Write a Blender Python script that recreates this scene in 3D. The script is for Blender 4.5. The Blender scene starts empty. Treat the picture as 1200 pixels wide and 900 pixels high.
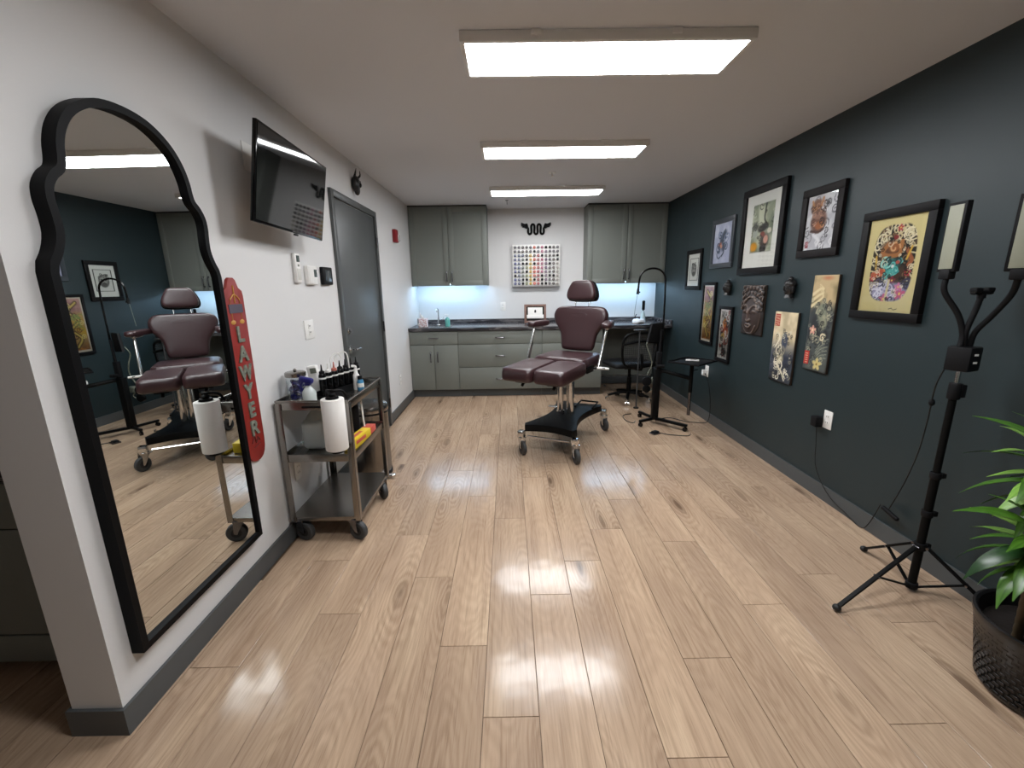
import bpy, bmesh, math, random
import numpy as np
from mathutils import Vector, Matrix
random.seed(7); np.random.seed(7)
scn = bpy.context.scene
COL = scn.collection
# ---------------------------------------------------------------- camera, world, lights, exposure
FPX, PITCH, ROLL, YAW, CAMZ = 502.65, .2253, -.0146, -.0054, 1.4306
def _cam_rows(p, r, y):
    cy, sy, cp, sp, cr, sr = math.cos(y), math.sin(y), math.cos(p), math.sin(p), math.cos(r), math.sin(r)
    return Matrix(((cr, 0, sr), (0, 1, 0), (-sr, 0, cr))) @ Matrix(((1, 0, 0), (0, cp, -sp), (0, sp, cp))) @ Matrix(((cy, sy, 0), (-sy, cy, 0), (0, 0, 1)))
Mc = _cam_rows(PITCH, ROLL, YAW)
cam_d = bpy.data.cameras.new('camera'); cam = bpy.data.objects.new('camera', cam_d); COL.objects.link(cam)
cam_d.sensor_width = 36; cam_d.lens = FPX / 1200 * 36; cam_d.clip_start = .02
R3 = Matrix((Mc[0], Mc[2], -Mc[1])).transposed()
cam.matrix_world = Matrix.Translation((0, 0, CAMZ)) @ R3.to_4x4()
scn.camera = cam
w = bpy.data.worlds.new('world'); scn.world = w; w.use_nodes = True
w.node_tree.nodes['Background'].inputs[0].default_value = (.5, .55, .6, 1)
w.node_tree.nodes['Background'].inputs[1].default_value = .05
scn.view_settings.view_transform = 'Standard'; scn.view_settings.look = 'None'
scn.view_settings.gamma = 1; scn.view_settings.use_curve_mapping = False
scn.view_settings.exposure = 1.50
PANEL_POWER = 11.0      # emission of the ceiling diffusers
LED_POWER = 19.0         # emission of the strips under the wall cabinets
XL, XR, YB, ZC, YE = -1.285, 2.092, 6.22, 2.452, 1.145
XE = -1.451
PI = math.pi

# ---------------------------------------------------------------- helpers
def lin(c):
    if isinstance(c, str):
        c = [int(c[i:i+2], 16) / 255 for i in (1, 3, 5)]
    return tuple((v / 12.92 if v <= .04045 else ((v + .055) / 1.055) ** 2.4) for v in c[:3]) + (1,)
class NT:
    def __init__(s, name):
        s.m = bpy.data.materials.new(name); s.m.use_nodes = True; s.t = s.m.node_tree
        s.b = s.t.nodes['Principled BSDF']; s.out = s.t.nodes['Material Output']
    def n(s, typ, **kw):
        nd = s.t.nodes.new(typ)
        for k, v in kw.items():
            if k.startswith('i_'):
                key = k[2:]; key = int(key) if key.isdigit() else key.replace('_', ' ')
                inp = nd.inputs[key]
                if hasattr(v, 'is_output') or isinstance(v, bpy.types.NodeSocket): s.t.links.new(v, inp)
                else: inp.default_value = v
            else: setattr(nd, k, v)
        return nd
    def l(s, a, b): s.t.links.new(a, b)
    def math(s, op, a, b=None, c=None):
        nd = s.t.nodes.new('ShaderNodeMath'); nd.operation = op
        for i, v in enumerate((a, b, c)):
            if v is None: continue
            if isinstance(v, bpy.types.NodeSocket): s.t.links.new(v, nd.inputs[i])
            else: nd.inputs[i].default_value = v
        return nd.outputs[0]
    def mix(s, f, a, b, typ='MIX'):
        nd = s.t.nodes.new('ShaderNodeMixRGB'); nd.blend_type = typ
        for i, v in enumerate((f, a, b)):
            if isinstance(v, bpy.types.NodeSocket): s.t.links.new(v, nd.inputs[i])
            else: nd.inputs[i].default_value = v
        return nd.outputs[0]
    def ramp(s, f, stops):
        nd = s.t.nodes.new('ShaderNodeValToRGB'); s.t.links.new(f, nd.inputs[0]); e = nd.color_ramp.elements
        while len(e) < len(stops): e.new(.5)
        for k, (p, c) in enumerate(stops): e[k].position = p; e[k].color = c if len(c) == 4 else lin(c)
        return nd.outputs[0]
def mat(name, col, rough=.5, metal=0, bump=0, bscale=200, var=0, vscale=4, spec=None, coat=0, emis=0, trans=0, ecol=None):
    N = NT(name); b = N.b; c = lin(col)
    b.inputs['Base Color'].default_value = c
    b.inputs['Roughness'].default_value = rough; b.inputs['Metallic'].default_value = metal
    if spec is not None: b.inputs['Specular IOR Level'].default_value = spec
    if coat: b.inputs['Coat Weight'].default_value = coat; b.inputs['Coat Roughness'].default_value = .05
    if trans: b.inputs['Transmission Weight'].default_value = trans
    if emis:
        b.inputs['Emission Color'].default_value = lin(ecol or col); b.inputs['Emission Strength'].default_value = emis
    tc = N.n('ShaderNodeTexCoord')
    nz = N.n('ShaderNodeTexNoise', i_Vector=tc.outputs['Object'], i_Scale=vscale, i_Detail=4.)
    if var:
        dk = tuple(v * (1 - var) for v in c[:3]) + (1,); lt = tuple(min(1, v * (1 + var)) for v in c[:3]) + (1,)
        N.l(N.ramp(nz.outputs[0], [(.3, dk), (.7, lt)]), b.inputs['Base Color'])
    if not metal and not emis:
        rr = N.n('ShaderNodeMapRange', i_0=nz.outputs[0], i_3=max(.02, rough - .04), i_4=min(1, rough + .04)); N.l(rr.outputs[0], b.inputs['Roughness'])
    if bump:
        n2 = N.n('ShaderNodeTexNoise', i_Vector=tc.outputs['Object'], i_Scale=bscale, i_Detail=3.)
        bp = N.n('ShaderNodeBump', i_Height=n2.outputs[0], i_Strength=bump, i_Distance=.002); N.l(bp.outputs[0], b.inputs['Normal'])
    return N.m
def set_props(o, label=None, cat=None, group=None, kind=None):
    if label: o['label'] = label
    if cat: o['category'] = cat
    if group: o['group'] = group
    if kind: o['kind'] = kind
    return o
def thing(name, label, cat, loc=(0, 0, 0), rotz=0, group=None):
    o = bpy.data.objects.new(name, None); COL.objects.link(o); o.empty_display_size = .05
    o.location = loc; o.rotation_euler = (0, 0, rotz)
    return set_props(o, label, cat, group)
def srt(name, loc=(0, 0, 0)):
    o = bpy.data.objects.new(name, None); COL.objects.link(o); o.location = loc; o['kind'] = 'structure'; return o
def rot_to(d):
    return Vector((0, 0, 1)).rotation_difference(Vector(d).normalized()).to_matrix()
def smooth_pts(pts, n=6, closed=False):
    P = [Vector(p) for p in pts]; out = []; L = len(P)
    for i in range(L if closed else L - 1):
        a = P[(i - 1) % L] if (closed or i) else P[0] * 2 - P[1]; b = P[i]; c = P[(i + 1) % L]
        d = P[(i + 2) % L] if (closed or i + 2 < L) else c * 2 - b
        for k in range(n):
            t = k / n
            out.append(.5 * ((2 * b) + (c - a) * t + (2 * a - 5 * b + 4 * c - d) * t * t + (3 * b - a - 3 * c + d) * t ** 3))
    if not closed: out.append(P[-1])
    return out
class MB:
    def __init__(s): s.bm = bmesh.new(); s.mi = 0
    def _v(s, n0):
        s.bm.verts.ensure_lookup_table(); return s.bm.verts[n0:]
    def _tag(s, f0):
        s.bm.faces.ensure_lookup_table()
        for f in s.bm.faces[f0:]: f.material_index = s.mi
    def box(s, c, size, rot=None, r=0, seg=2, axes=None):
        f0 = len(s.bm.faces); tmp = bmesh.new(); bmesh.ops.create_cube(tmp, size=1)
        for v in tmp.verts: v.co = Vector((v.co.x * size[0], v.co.y * size[1], v.co.z * size[2]))
        if r: bmesh.ops.bevel(tmp, geom=tmp.edges[:] , offset=min(r, min(size) * .49), segments=seg, profile=.5, affect='EDGES')
        M = Matrix.Translation(c) @ (rot.to_4x4() if rot is not None else Matrix())
        s._merge(tmp, M, f0); return s
    def _merge(s, tmp, M, f0):
        for f in tmp.faces: f.material_index = s.mi
        me = bpy.data.meshes.new('t'); tmp.to_mesh(me); tmp.free(); me.transform(M)
        s.bm.from_mesh(me); bpy.data.meshes.remove(me)
    def cyl(s, a, b, r0, r1=None, seg=16, cap=True, r=0):
        a, b = Vector(a), Vector(b); r1 = r0 if r1 is None else r1; f0 = len(s.bm.faces)
        tmp = bmesh.new(); bmesh.ops.create_cone(tmp, cap_ends=cap, segments=seg, radius1=r0, radius2=r1, depth=(b - a).length)
        if r: bmesh.ops.bevel(tmp, geom=[e for e in tmp.edges if abs(e.verts[0].co.z - e.verts[1].co.z) < 1e-6], offset=r, segments=2, profile=.5, affect='EDGES')
        s._merge(tmp, Matrix.Translation((a + b) / 2) @ rot_to(b - a).to_4x4(), f0); return s
    def ball(s, c, r, seg=16, scale=(1, 1, 1), rot=None):
        tmp = bmesh.new(); bmesh.ops.create_uvsphere(tmp, u_segments=seg, v_segments=max(6, seg // 2), radius=r)
        M = Matrix.Translation(c) @ (rot.to_4x4() if rot is not None else Matrix()) @ Matrix.Diagonal((*scale, 1)); s._merge(tmp, M, 0); return s
    def tube(s, pts, r, seg=8, sm=0, closed=False, radii=None):
        if sm: pts = smooth_pts(pts, sm, closed)
        P = [Vector(p) for p in pts]; rings = []; bm = s.bm; n = len(P); up = None
        for i, p in enumerate(P):
            if closed: t = (P[(i + 1) % n] - P[i - 1])
            else: t = P[min(i + 1, n - 1)] - P[max(i - 1, 0)]
            t.normalize()
            if up is None:
                up = Vector((0, 0, 1)) if abs(t.z) < .9 else Vector((0, 1, 0))
            x = up.cross(t)
            if x.length < 1e-5: x = Vector((1, 0, 0)).cross(t)
            x.normalize(); up = t.cross(x); rr = radii[i] if radii else r
            rings.append([bm.verts.new(p + (x * math.cos(2 * PI * k / seg) + up * math.sin(2 * PI * k / seg)) * rr) for k in range(seg)])
        for i in range(n if closed else n - 1):
            A, B = rings[i], rings[(i + 1) % n]
            for k in range(seg):
                f = bm.faces.new((A[k], A[(k + 1) % seg], B[(k + 1) % seg], B[k])); f.material_index = s.mi
        if not closed:
            for rg, rev in ((rings[0], True), (rings[-1], False)):
                f = bm.faces.new(rg[::-1] if rev else rg); f.material_index = s.mi
        return s
    def lathe(s, c, prof, seg=32, rot=None, close=True):
        bm = s.bm; c = Vector(c); rings = []
        for (r, z) in prof:
            if r < 1e-6: rings.append([bm.verts.new(c + (rot @ Vector((0, 0, z)) if rot is not None else Vector((0, 0, z))))])
            else:
                rg = []
                for k in range(seg):
                    v = Vector((r * math.cos(2 * PI * k / seg), r * math.sin(2 * PI * k / seg), z)); rg.append(bm.verts.new(c + (rot @ v if rot is not None else v)))
                rings.append(rg)
        for A, B in zip(rings, rings[1:]):
            for k in range(seg):
                k2 = (k + 1) % seg
                q = [A[k % len(A)], A[k2 % len(A)], B[k2 % len(B)], B[k % len(B)]]
                u = []
                for v in q:
                    if v not in u: u.append(v)
                if len(u) > 2: f = bm.faces.new(u); f.material_index = s.mi
        return s
    def prism(s, pts, vec, r=0, seg=2):
        """polygon (3D points) pushed along vec"""
        tmp = bmesh.new(); vec = Vector(vec); A = [tmp.verts.new(Vector(p)) for p in pts]; B = [tmp.verts.new(Vector(p) + vec) for p in pts]
        n = len(A); f1 = tmp.faces.new(A[::-1]); f2 = tmp.faces.new(B)
        for k in range(n): tmp.faces.new((A[k], A[(k + 1) % n], B[(k + 1) % n], B[k]))
        tmp.normal_update()
        if r: bmesh.ops.bevel(tmp, geom=list(set(f1.edges[:] + f2.edges[:])), offset=r, segments=seg, profile=.5, affect='EDGES')
        s._merge(tmp, Matrix(), 0); return s
    def pillow(s, pts, nrm, thick, prof=None, back=.5):
        """cushion: closed outline of 3D points in a plane, bulged along nrm on both sides"""
        bm = s.bm; P = [Vector(p) for p in pts]; c = sum(P, Vector()) / len(P); nrm = Vector(nrm).normalized()
        prof = prof or [(1, 0), (.985, .42), (.95, .72), (.88, .88), (.72, .96), (.4, 1), (0, 1)]
        for sgn, h in ((1, thick), (-1, thick * back)):
            prev = None
            for (k, z) in prof:
                if k == 0: rg = [bm.verts.new(c + nrm * z * h * sgn)]
                else: rg = [bm.verts.new(c + (p - c) * k + nrm * z * h * sgn) for p in P]
                if prev:
                    n = len(P)
                    for i in range(n):
                        j = (i + 1) % n
                        q = [prev[i], prev[j], rg[j % len(rg)], rg[i % len(rg)]] if len(rg) > 1 else [prev[i], prev[j], rg[0]]
                        f = bm.faces.new(q if sgn > 0 else q[::-1]); f.material_index = s.mi
                prev = rg
        bmesh.ops.remove_doubles(bm, verts=bm.verts, dist=1e-6); return s
    def face(s, pts):
        f = s.bm.faces.new([s.bm.verts.new(Vector(p)) for p in pts]); f.material_index = s.mi; return s
    def build(s, name, mats, parent=None, world=True, ang=38, smooth=True):
        bm = s.bm
        if world and parent is not None:
            off = Vector(); o = parent
            while o: off += Vector(o.location); o = o.parent
            bmesh.ops.translate(bm, vec=-off, verts=bm.verts)
        bmesh.ops.recalc_face_normals(bm, faces=bm.faces)
        ca = math.radians(ang)
        for f in bm.faces: f.smooth = smooth
        for e in bm.edges:
            if len(e.link_faces) == 2 and e.link_faces[0].normal.length > 0 and e.link_faces[1].normal.length > 0:
                e.smooth = e.link_faces[0].normal.angle(e.link_faces[1].normal, 0) < ca
        me = bpy.data.meshes.new(name); bm.to_mesh(me); bm.free()
        for m in (mats if isinstance(mats, (list, tuple)) else [mats]): me.materials.append(m)
        o = bpy.data.objects.new(name, me); COL.objects.link(o)
        if parent is not None: o.parent = parent
        return o
def solo(mb, name, mats, label, cat, loc, group=None):
    """a thing that is one mesh, origin at its base"""
    bmesh.ops.translate(mb.bm, vec=-Vector(loc), verts=mb.bm.verts)
    o = mb.build(name, mats); o.location = loc
    return set_props(o, label, cat, group)

# ---------------------------------------------------------------- materials
M_wall = mat('wall_paint', '#d6d5d4', .55, bump=.12, bscale=260)
M_ceil = mat('ceiling_paint', '#dadbde', .8, bump=.15, bscale=180)
M_dark = mat('dark_teal_paint', '#212e31', .45, bump=.12, bscale=300)
M_base = mat('rubber_baseboard', '#4c4f50', .45)
M_cab = mat('grey_green_cabinet', '#747872', .5, bump=.06, bscale=90)
M_cabdk = mat('cabinet_shadow_gap', '#3a3b38', .7)
M_door = mat('door_paint', '#4c4f4f', .4)
M_chrome = mat('chrome', '#d8d8d8', .12, 1)
M_nickel = mat('brushed_nickel', '#77767a', .25, 1)
M_steel = mat('stainless_steel', '#8f8b86', .27, 1)
M_black = mat('black_powder_coat', '#0c0c0c', .5, spec=.12)
M_blackg = mat('gloss_black', '#070708', .12, spec=.4)
M_blackm = mat('matte_black', '#0f0f11', .6, spec=.2)
M_rubber = mat('grey_rubber', '#3b3c3d', .6)
M_rubberk = mat('black_rubber', '#151515', .55)
M_leather = mat('burgundy_leather', '#341d20', .36, spec=.65, bump=.05, bscale=160, var=.08)
M_white = mat('white_plastic', '#e6e4e0', .35)
M_paper = mat('paper_towel', '#efece8', .9, bump=.5, bscale=350)
M_glassc = mat('clear_plastic', '#e8eeee', .08, trans=.9)
M_red = mat('red_paint', '#861f18', .5, bump=.1, bscale=60, var=.12, vscale=10)
M_gold = mat('gold_paint', '#b8873a', .5)
M_greyl = mat('weathered_grey', '#6f7468', .6, var=.4, vscale=60)
M_blue = mat('deep_blue', '#1b1b66', .35)
M_lcd = mat('lcd', '#4a5350', .2)
M_wood = mat('frame_wood', '#7c5c50', .5, var=.2, vscale=20)
M_teal = mat('teal_soap', '#5fb5ad', .15, coat=1)
M_redpl = mat('red_plastic', '#8f1420', .35)
M_lens = mat('strobe_lens', '#d8dada', .1, coat=1)
M_soil = mat('soil', '#1b1410', .95, bump=1, bscale=60)
M_jug = mat('translucent_plastic', '#dfe6e4', .35, trans=.35)
M_yellow = mat('yellow_card', '#dcbe2c', .5)
M_redcard = mat('red_card', '#c05548', .5)
M_screen = mat('tv_screen', '#060707', .02, spec=.8)
M_mirror = mat('mirror_silver', '#dfe3e2', .0, 1)
N = NT('led_diffuser'); N.b.inputs['Base Color'].default_value = (.8, .8, .8, 1)
N.b.inputs['Emission Color'].default_value = (.955, .975, 1, 1); N.b.inputs['Emission Strength'].default_value = PANEL_POWER; M_led = N.m
N = NT('cool_led_strip'); N.b.inputs['Emission Color'].default_value = (.46, .72, 1, 1); N.b.inputs['Emission Strength'].default_value = LED_POWER; M_strip = N.m

def plank_material():
    N = NT('oak_plank'); tc = N.n('ShaderNodeTexCoord'); oi = N.n('ShaderNodeObjectInfo'); rnd = oi.outputs['Random']
    off = N.n('ShaderNodeCombineXYZ', i_0=N.math('MULTIPLY', rnd, 37.), i_1=N.math('MULTIPLY', rnd, 91.), i_2=N.math('MULTIPLY', rnd, 13.))
    sc = N.n('ShaderNodeMapping', i_Vector=tc.outputs['Object'], i_Scale=(1, .24, 1))
    add = N.n('ShaderNodeVectorMath', operation='ADD', i_0=sc.outputs[0], i_1=off.outputs[0])
    warp = N.n('ShaderNodeTexNoise', i_Vector=add.outputs[0], i_Scale=9., i_Detail=3.)
    wv = N.n('ShaderNodeVectorMath', operation='SCALE', i_0=warp.outputs['Color']); wv.inputs['Scale'].default_value = .055
    P = N.n('ShaderNodeVectorMath', operation='ADD', i_0=add.outputs[0], i_1=wv.outputs[0])
    vo = N.n('ShaderNodeTexVoronoi', i_Vector=P.outputs[0], i_Scale=5.2); vo.feature = 'F1'
    d = vo.outputs['Distance']
    fine = N.n('ShaderNodeTexNoise', i_Vector=P.outputs[0], i_Scale=60., i_Detail=5., i_Roughness=.65)
    # growth rings follow the distance to the knots
    ph = N.math('MULTIPLY_ADD', d, 85., N.math('MULTIPLY', fine.outputs[0], 3.))
    rings = N.math('MULTIPLY_ADD', N.math('SINE', ph), .5, .5)
    fib = N.n('ShaderNodeMapping', i_Vector=tc.outputs['Object'], i_Scale=(1, .02, 1))
    fa = N.n('ShaderNodeVectorMath', operation='ADD', i_0=fib.outputs[0], i_1=off.outputs[0])
    fibre = N.n('ShaderNodeTexNoise', i_Vector=fa.outputs[0], i_Scale=260., i_Detail=3., i_Roughness=.7)
    broad = N.n('ShaderNodeTexNoise', i_Vector=add.outputs[0], i_Scale=6., i_Detail=2.)
    sel = N.n('ShaderNodeTexNoise', i_Vector=add.outputs[0], i_Scale=3.3, i_Detail=1.)
    knot = N.n('ShaderNodeMapRange', i_0=d, i_1=.03, i_2=.26, i_3=1., i_4=0.).outputs[0]
    has = N.n('ShaderNodeMapRange', i_0=sel.outputs[0], i_1=.33, i_2=.48).outputs[0]
    knot = N.math('MULTIPLY', N.math('POWER', knot, 2.0), has)
    base = N.ramp(broad.outputs[0], [(.3, lin('#af9379')), (.55, lin('#c0a386')), (.75, lin('#cdb192'))])
    near = N.n('ShaderNodeMapRange', i_0=d, i_1=.1, i_2=.5, i_3=.55, i_4=.16).outputs[0]
    c = N.mix(N.math('MULTIPLY', rings, near), base, lin('#8c6f55'))
    c = N.mix(N.math('MULTIPLY', fibre.outputs[0], .34), c, lin('#7f654e'))
    fb2 = N.n('ShaderNodeMapping', i_Vector=tc.outputs['Object'], i_Scale=(1, .035, 1)); fa2 = N.n('ShaderNodeVectorMath', operation='ADD', i_0=fb2.outputs[0], i_1=off.outputs[0])
    streak = N.n('ShaderNodeTexNoise', i_Vector=fa2.outputs[0], i_Scale=75., i_Detail=4., i_Roughness=.6)
    sm_ = N.n('ShaderNodeMapRange', i_0=streak.outputs[0], i_1=.48, i_2=.70).outputs[0]
    c = N.mix(N.math('MULTIPLY', sm_, .42), c, lin('#7d6148'))
    crack = N.n('ShaderNodeMapRange', i_0=fibre.outputs[0], i_1=.57, i_2=.66).outputs[0]
    c = N.mix(N.math('MULTIPLY', crack, .28), c, lin('#6b5442'))
    c = N.mix(N.math('MULTIPLY', knot, .9), c, lin('#4a3626'))
    hs = N.n('ShaderNodeHueSaturation', i_Color=c, i_Saturation=.92)
    N.l(N.n('ShaderNodeMapRange', i_0=rnd, i_3=.93, i_4=1.07).outputs[0], hs.inputs['Value'])
    N.l(hs.outputs[0], N.b.inputs['Base Color'])
    rr = N.n('ShaderNodeMapRange', i_0=fibre.outputs[0], i_3=.11, i_4=.2); N.l(rr.outputs[0], N.b.inputs['Roughness'])
    bp = N.n('ShaderNodeBump', i_Height=fibre.outputs[0], i_Strength=.12, i_Distance=.0004)
    wavy = N.n('ShaderNodeTexNoise', i_Vector=tc.outputs['Object'], i_Scale=9., i_Detail=1.)
    b2 = N.n('ShaderNodeBump', i_Height=wavy.outputs[0], i_Strength=.12, i_Distance=.01, i_Normal=bp.outputs[0])
    N.l(b2.outputs[0], N.b.inputs['Normal']); N.b.inputs['Specular IOR Level'].default_value = .36
    return N.m
M_plank = plank_material()
def counter_material():
    N = NT('dark_stone_laminate'); tc = N.n('ShaderNodeTexCoord')
    mp = N.n('ShaderNodeMapping', i_Vector=tc.outputs['Object'], i_Scale=(.5, 4.5, 4.5))
    n = N.n('ShaderNodeTexNoise', i_Vector=mp.outputs[0], i_Scale=4.5, i_Detail=8., i_Distortion=1.6)
    N.l(N.ramp(n.outputs[0], [(.3, lin('#262528')), (.5, lin('#3a383b')), (.58, lin('#6c6868')), (.66, lin('#302f32'))]), N.b.inputs['Base Color'])
    N.b.inputs['Roughness'].default_value = .22; return N.m
M_counter = counter_material()
def colour_attr_material(name, rough=.5, coat=0.):
    N = NT(name); a = N.n('ShaderNodeVertexColor', layer_name='art'); N.l(a.outputs[0], N.b.inputs['Base Color'])
    N.b.inputs['Roughness'].default_value = rough; N.b.inputs['Coat Weight'].default_value = coat; N.b.inputs['Coat Roughness'].default_value = .04
    return N.m
M_print = colour_attr_material('printed_art', .6); M_relief = colour_attr_material('shade_painted_relief', .45)
def pane_material():
    N = NT('picture_glass'); t = N.t
    tr = N.n('ShaderNodeBsdfTransparent'); gl = N.n('ShaderNodeBsdfGlossy', i_Roughness=.02)
    fr = N.n('ShaderNodeFresnel', i_IOR=1.45); mx = N.n('ShaderNodeMixShader', i_0=fr.outputs[0], i_1=tr.outputs[0], i_2=gl.outputs[0])
    N.l(mx.outputs[0], N.out.inputs[0]); t.nodes.remove(N.b); return N.m
M_pane = pane_material()
N = NT('clear_jar'); _t = N.n('ShaderNodeBsdfTransparent'); _t.inputs[0].default_value = (.93, .95, .96, 1); _g = N.n('ShaderNodeBsdfGlossy', i_Roughness=.05); N.l(N.n('ShaderNodeMixShader', i_0=.09, i_1=_t.outputs[0], i_2=_g.outputs[0]).outputs[0], N.out.inputs[0]); M_clear = N.m

# ---------------------------------------------------------------- structure
def floor_and_planks():
    fl = srt('floor')
    m = MB(); m.box((-.65, 1.9, -.03), (5.6, 9.2, .05)); m.build('underlay', mat('underlay', '#5b4634', .7), fl)
    PW, PL = .1922, 1.2800
    meshes = {}
    def plank(x0, x1, y0, y1):
        L, Wd = y1 - y0, x1 - x0
        key = (round(L, 3), round(Wd, 3))
        if key not in meshes:
            g, b, h = .0011, .0009, .005
            a, c = Wd / 2 - g, L / 2 - g
            me = bpy.data.meshes.new('plank')
            v = [(-a, -c, -h), (a, -c, -h), (a, c, -h), (-a, c, -h), (-a, -c, -b * .6), (a, -c, -b * .6), (a, c, -b * .6), (-a, c, -b * .6),
                 (-a + b, -c + b, 0), (a - b, -c + b, 0), (a - b, c - b, 0), (-a + b, c - b, 0)]
            f = [(8, 9, 10, 11), (4, 5, 9, 8), (5, 6, 10, 9), (6, 7, 11, 10), (7, 4, 8, 11), (0, 1, 5, 4), (1, 2, 6, 5), (2, 3, 7, 6), (3, 0, 4, 7), (3, 2, 1, 0)]
            me.from_pydata(v, [], f); me.materials.append(M_plank); meshes[key] = me
        o = bpy.data.objects.new('plank', meshes[key]); COL.objects.link(o); o.parent = fl; o.location = ((x0 + x1) / 2, (y0 + y1) / 2, 0)
    ph = {0: 1.17, 1: 1.76, 2: 2.01, 3: 1.03, 4: 1.39, 5: 2.17, 6: 1.67, 7: 1.12, 8: 1.87, 9: 1.55, 10: 1.30, 11: 1.8, -1: 1.47, -2: 1.90, -3: 2.28, -4: 1.66, -5: 2.05, -6: 1.39}
    for k in range(-12, 12):
        x0 = -.109 + PW * k; x1 = x0 + PW
        p = ph.get(k, 1.2 + (k * .517) % 1.28)
        regs = [(-.55, 6.15)] if x0 > XL - .02 else [(-.55, 1.9)]
        x1c = min(x1, XR - .001)
        if x1c - x0 < .01: continue
        for lo, hi in regs:
            j = p - PL * 5
            while j < hi:
                a, b = max(j, lo), min(j + PL, hi)
                if b - a > .02: plank(x0, x1c, a, b)
                j += PL
    # subtle plain strip beyond the modelled boards
    m = MB(); m.box((-.65, -1.6, -.004), (5.6, 2.09, .008)); m.build('rear_boards', M_plank, fl)
floor_and_planks()
YR = -2.65; XFL = -3.4
def wallbox(name, lo, hi, m):
    mb = MB(); c = [(a + b) / 2 for a, b in zip(lo, hi)]; mb.box(c, [b - a for a, b in zip(lo, hi)])
    o = mb.build(name, m, smooth=False); o['kind'] = 'structure'; return o
wallbox('wall_back', (XL - .16, YB, -.05), (XR + .1, YB + .1, ZC + .05), M_wall)
wallbox('wall_right', (XR, YR, -.05), (XR + .1, YB, ZC + .05), M_dark)
wallbox('wall_left', (XE, YE, -.05), (XL, YB, ZC), M_wall)
wallbox('wall_left_alcove', (XFL, 2.0, -.05), (XE, 2.1, ZC + .05), M_wall)
wallbox('wall_far_left', (XFL - .1, YR, -.05), (XFL, 2.1, ZC + .05), M_wall)
wallbox('wall_front', (XFL - .1, YR - .1, -.05), (XR + .1, YR, ZC + .05), M_wall)
wallbox('ceiling', (XFL - .1, YR - .1, ZC), (XR + .1, YB + .1, ZC + .1), M_ceil)
def baseboard(name, pts, h=.1, t=.012):
    """pts: floor path on wall faces with inward normals handled by caller (prism of an L path)"""
    mb = MB()
    mb.prism([(x, y, 0.0) for x, y in pts], (0, 0, h), r=0)
    o = mb.build(name, M_base, smooth=False); o['kind'] = 'structure'; return o
baseboard('baseboard_left', [(XE - .012, YE - .012), (XL + .012, YE - .012), (XL + .012, 3.32), (XL + .0005, 3.32), (XL + .0005, YE - .0005), (XE - .0005, YE - .0005), (XE - .0005, 1.35), (XE - .012, 1.35)])
baseboard('baseboard_left_far', [(XL + .0005, 4.41), (XL + .012, 4.41), (XL + .012, 5.55), (XL + .0005, 5.55)])
baseboard('baseboard_right', [(XR - .012, -2.6), (XR - .0005, -2.6), (XR - .0005, YB), (XR - .012, YB)])
baseboard('baseboard_back', [(1.215, YB - .012), (XR - .013, YB - .012), (XR - .013, YB - .0005), (1.215, YB - .0005)])

def door():
    d = srt('door_1', (XL, 3.86, 0)); y0, y1, H, fw = 3.317, 4.407, 2.137, .05
    x = XL
    m = MB(); m.box((x + .008, y0 + fw / 2, H / 2), (.03, fw, H), r=.003); m.box((x + .008, y1 - fw / 2, H / 2), (.03, fw, H), r=.003)
    m.box((x + .008, (y0 + y1) / 2, H - fw / 2), (.03, y1 - y0 - 2 * fw, fw), r=.003)
    m.build('door_frame', M_door, d)
    m = MB(); m.box((x - .018, (y0 + y1) / 2, (H - fw) / 2), (.045, y1 - y0 - 2 * fw - .006, H - fw - .012), r=.002); m.build('door_panel', M_door, d)
    m = MB(); m.cyl((x + .004, 3.432, 1.10), (x + .016, 3.432, 1.10), .032, .030, 20); m.cyl((x + .016, 3.432, 1.10), (x + .035, 3.432, 1.10), .02, .018, 18)
    m.build('deadbolt', M_chrome, d)
    m = MB(); m.cyl((x + .004, 3.432, .95), (x + .014, 3.432, .95), .035, .033, 20); m.cyl((x + .014, 3.432, .95), (x + .055, 3.432, .95), .011, seg=12)
    m.tube([(x + .055, 3.428, .95), (x + .06, 3.46, .949), (x + .057, 3.52, .945), (x + .052, 3.555, .94)], .009, 10, 4); m.build('lever_handle', M_chrome, d)
    for z in (.25, 1.05, 1.85):
        m = MB(); m.cyl((x + .026, y1 - fw - .001, z - .05), (x + .026, y1 - fw - .001, z + .05), .007, seg=10); m.build('hinge', M_nickel, d)
door()

# ---------------------------------------------------------------- ceiling lights
def ceiling_light(y0, label):
    x0, x1, dp = -.185, 1.045, .325; zb = ZC - .038; y0 -= .02
    cx, cy = (x0 + x1) / 2, y0 + dp / 2
    t = thing('ceiling_light', label, 'ceiling light', (cx, cy, ZC), group='flat LED panels on the ceiling')
    f = .02
    m = MB()
    m.box((cx, y0 + f / 2, ZC - .021), (x1 - x0, f, .04), r=.002); m.box((cx, y0 + dp - f / 2, ZC - .021), (x1 - x0, f, .04), r=.002)
    m.box((x0 + f / 2, cy, ZC - .021), (f, dp - 2 * f, .04), r=.002); m.box((x1 - f / 2, cy, ZC - .021), (f, dp - 2 * f, .04), r=.002)
    m.build('frame', M_white, t)
    m = MB(); m.box((cx, cy, ZC - .036), (x1 - x0 - 2 * f, dp - 2 * f, .004)); m.build('diffuser', M_led, t)
    for dx in (-.3, .28):
        m = MB(); m.box((cx + dx, y0 - .004, ZC - .012), (.04, .012, .022), r=.003); m.build('clip', M_white, t)
ceiling_light(2.0513, 'long flat white LED ceiling panel nearest the camera, the largest in view')
ceiling_light(3.4367, 'middle one of the three lit ceiling panels, above the treatment chair')
ceiling_light(4.8938, 'farthest and smallest lit ceiling panel, in front of the wall cabinets')
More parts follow.
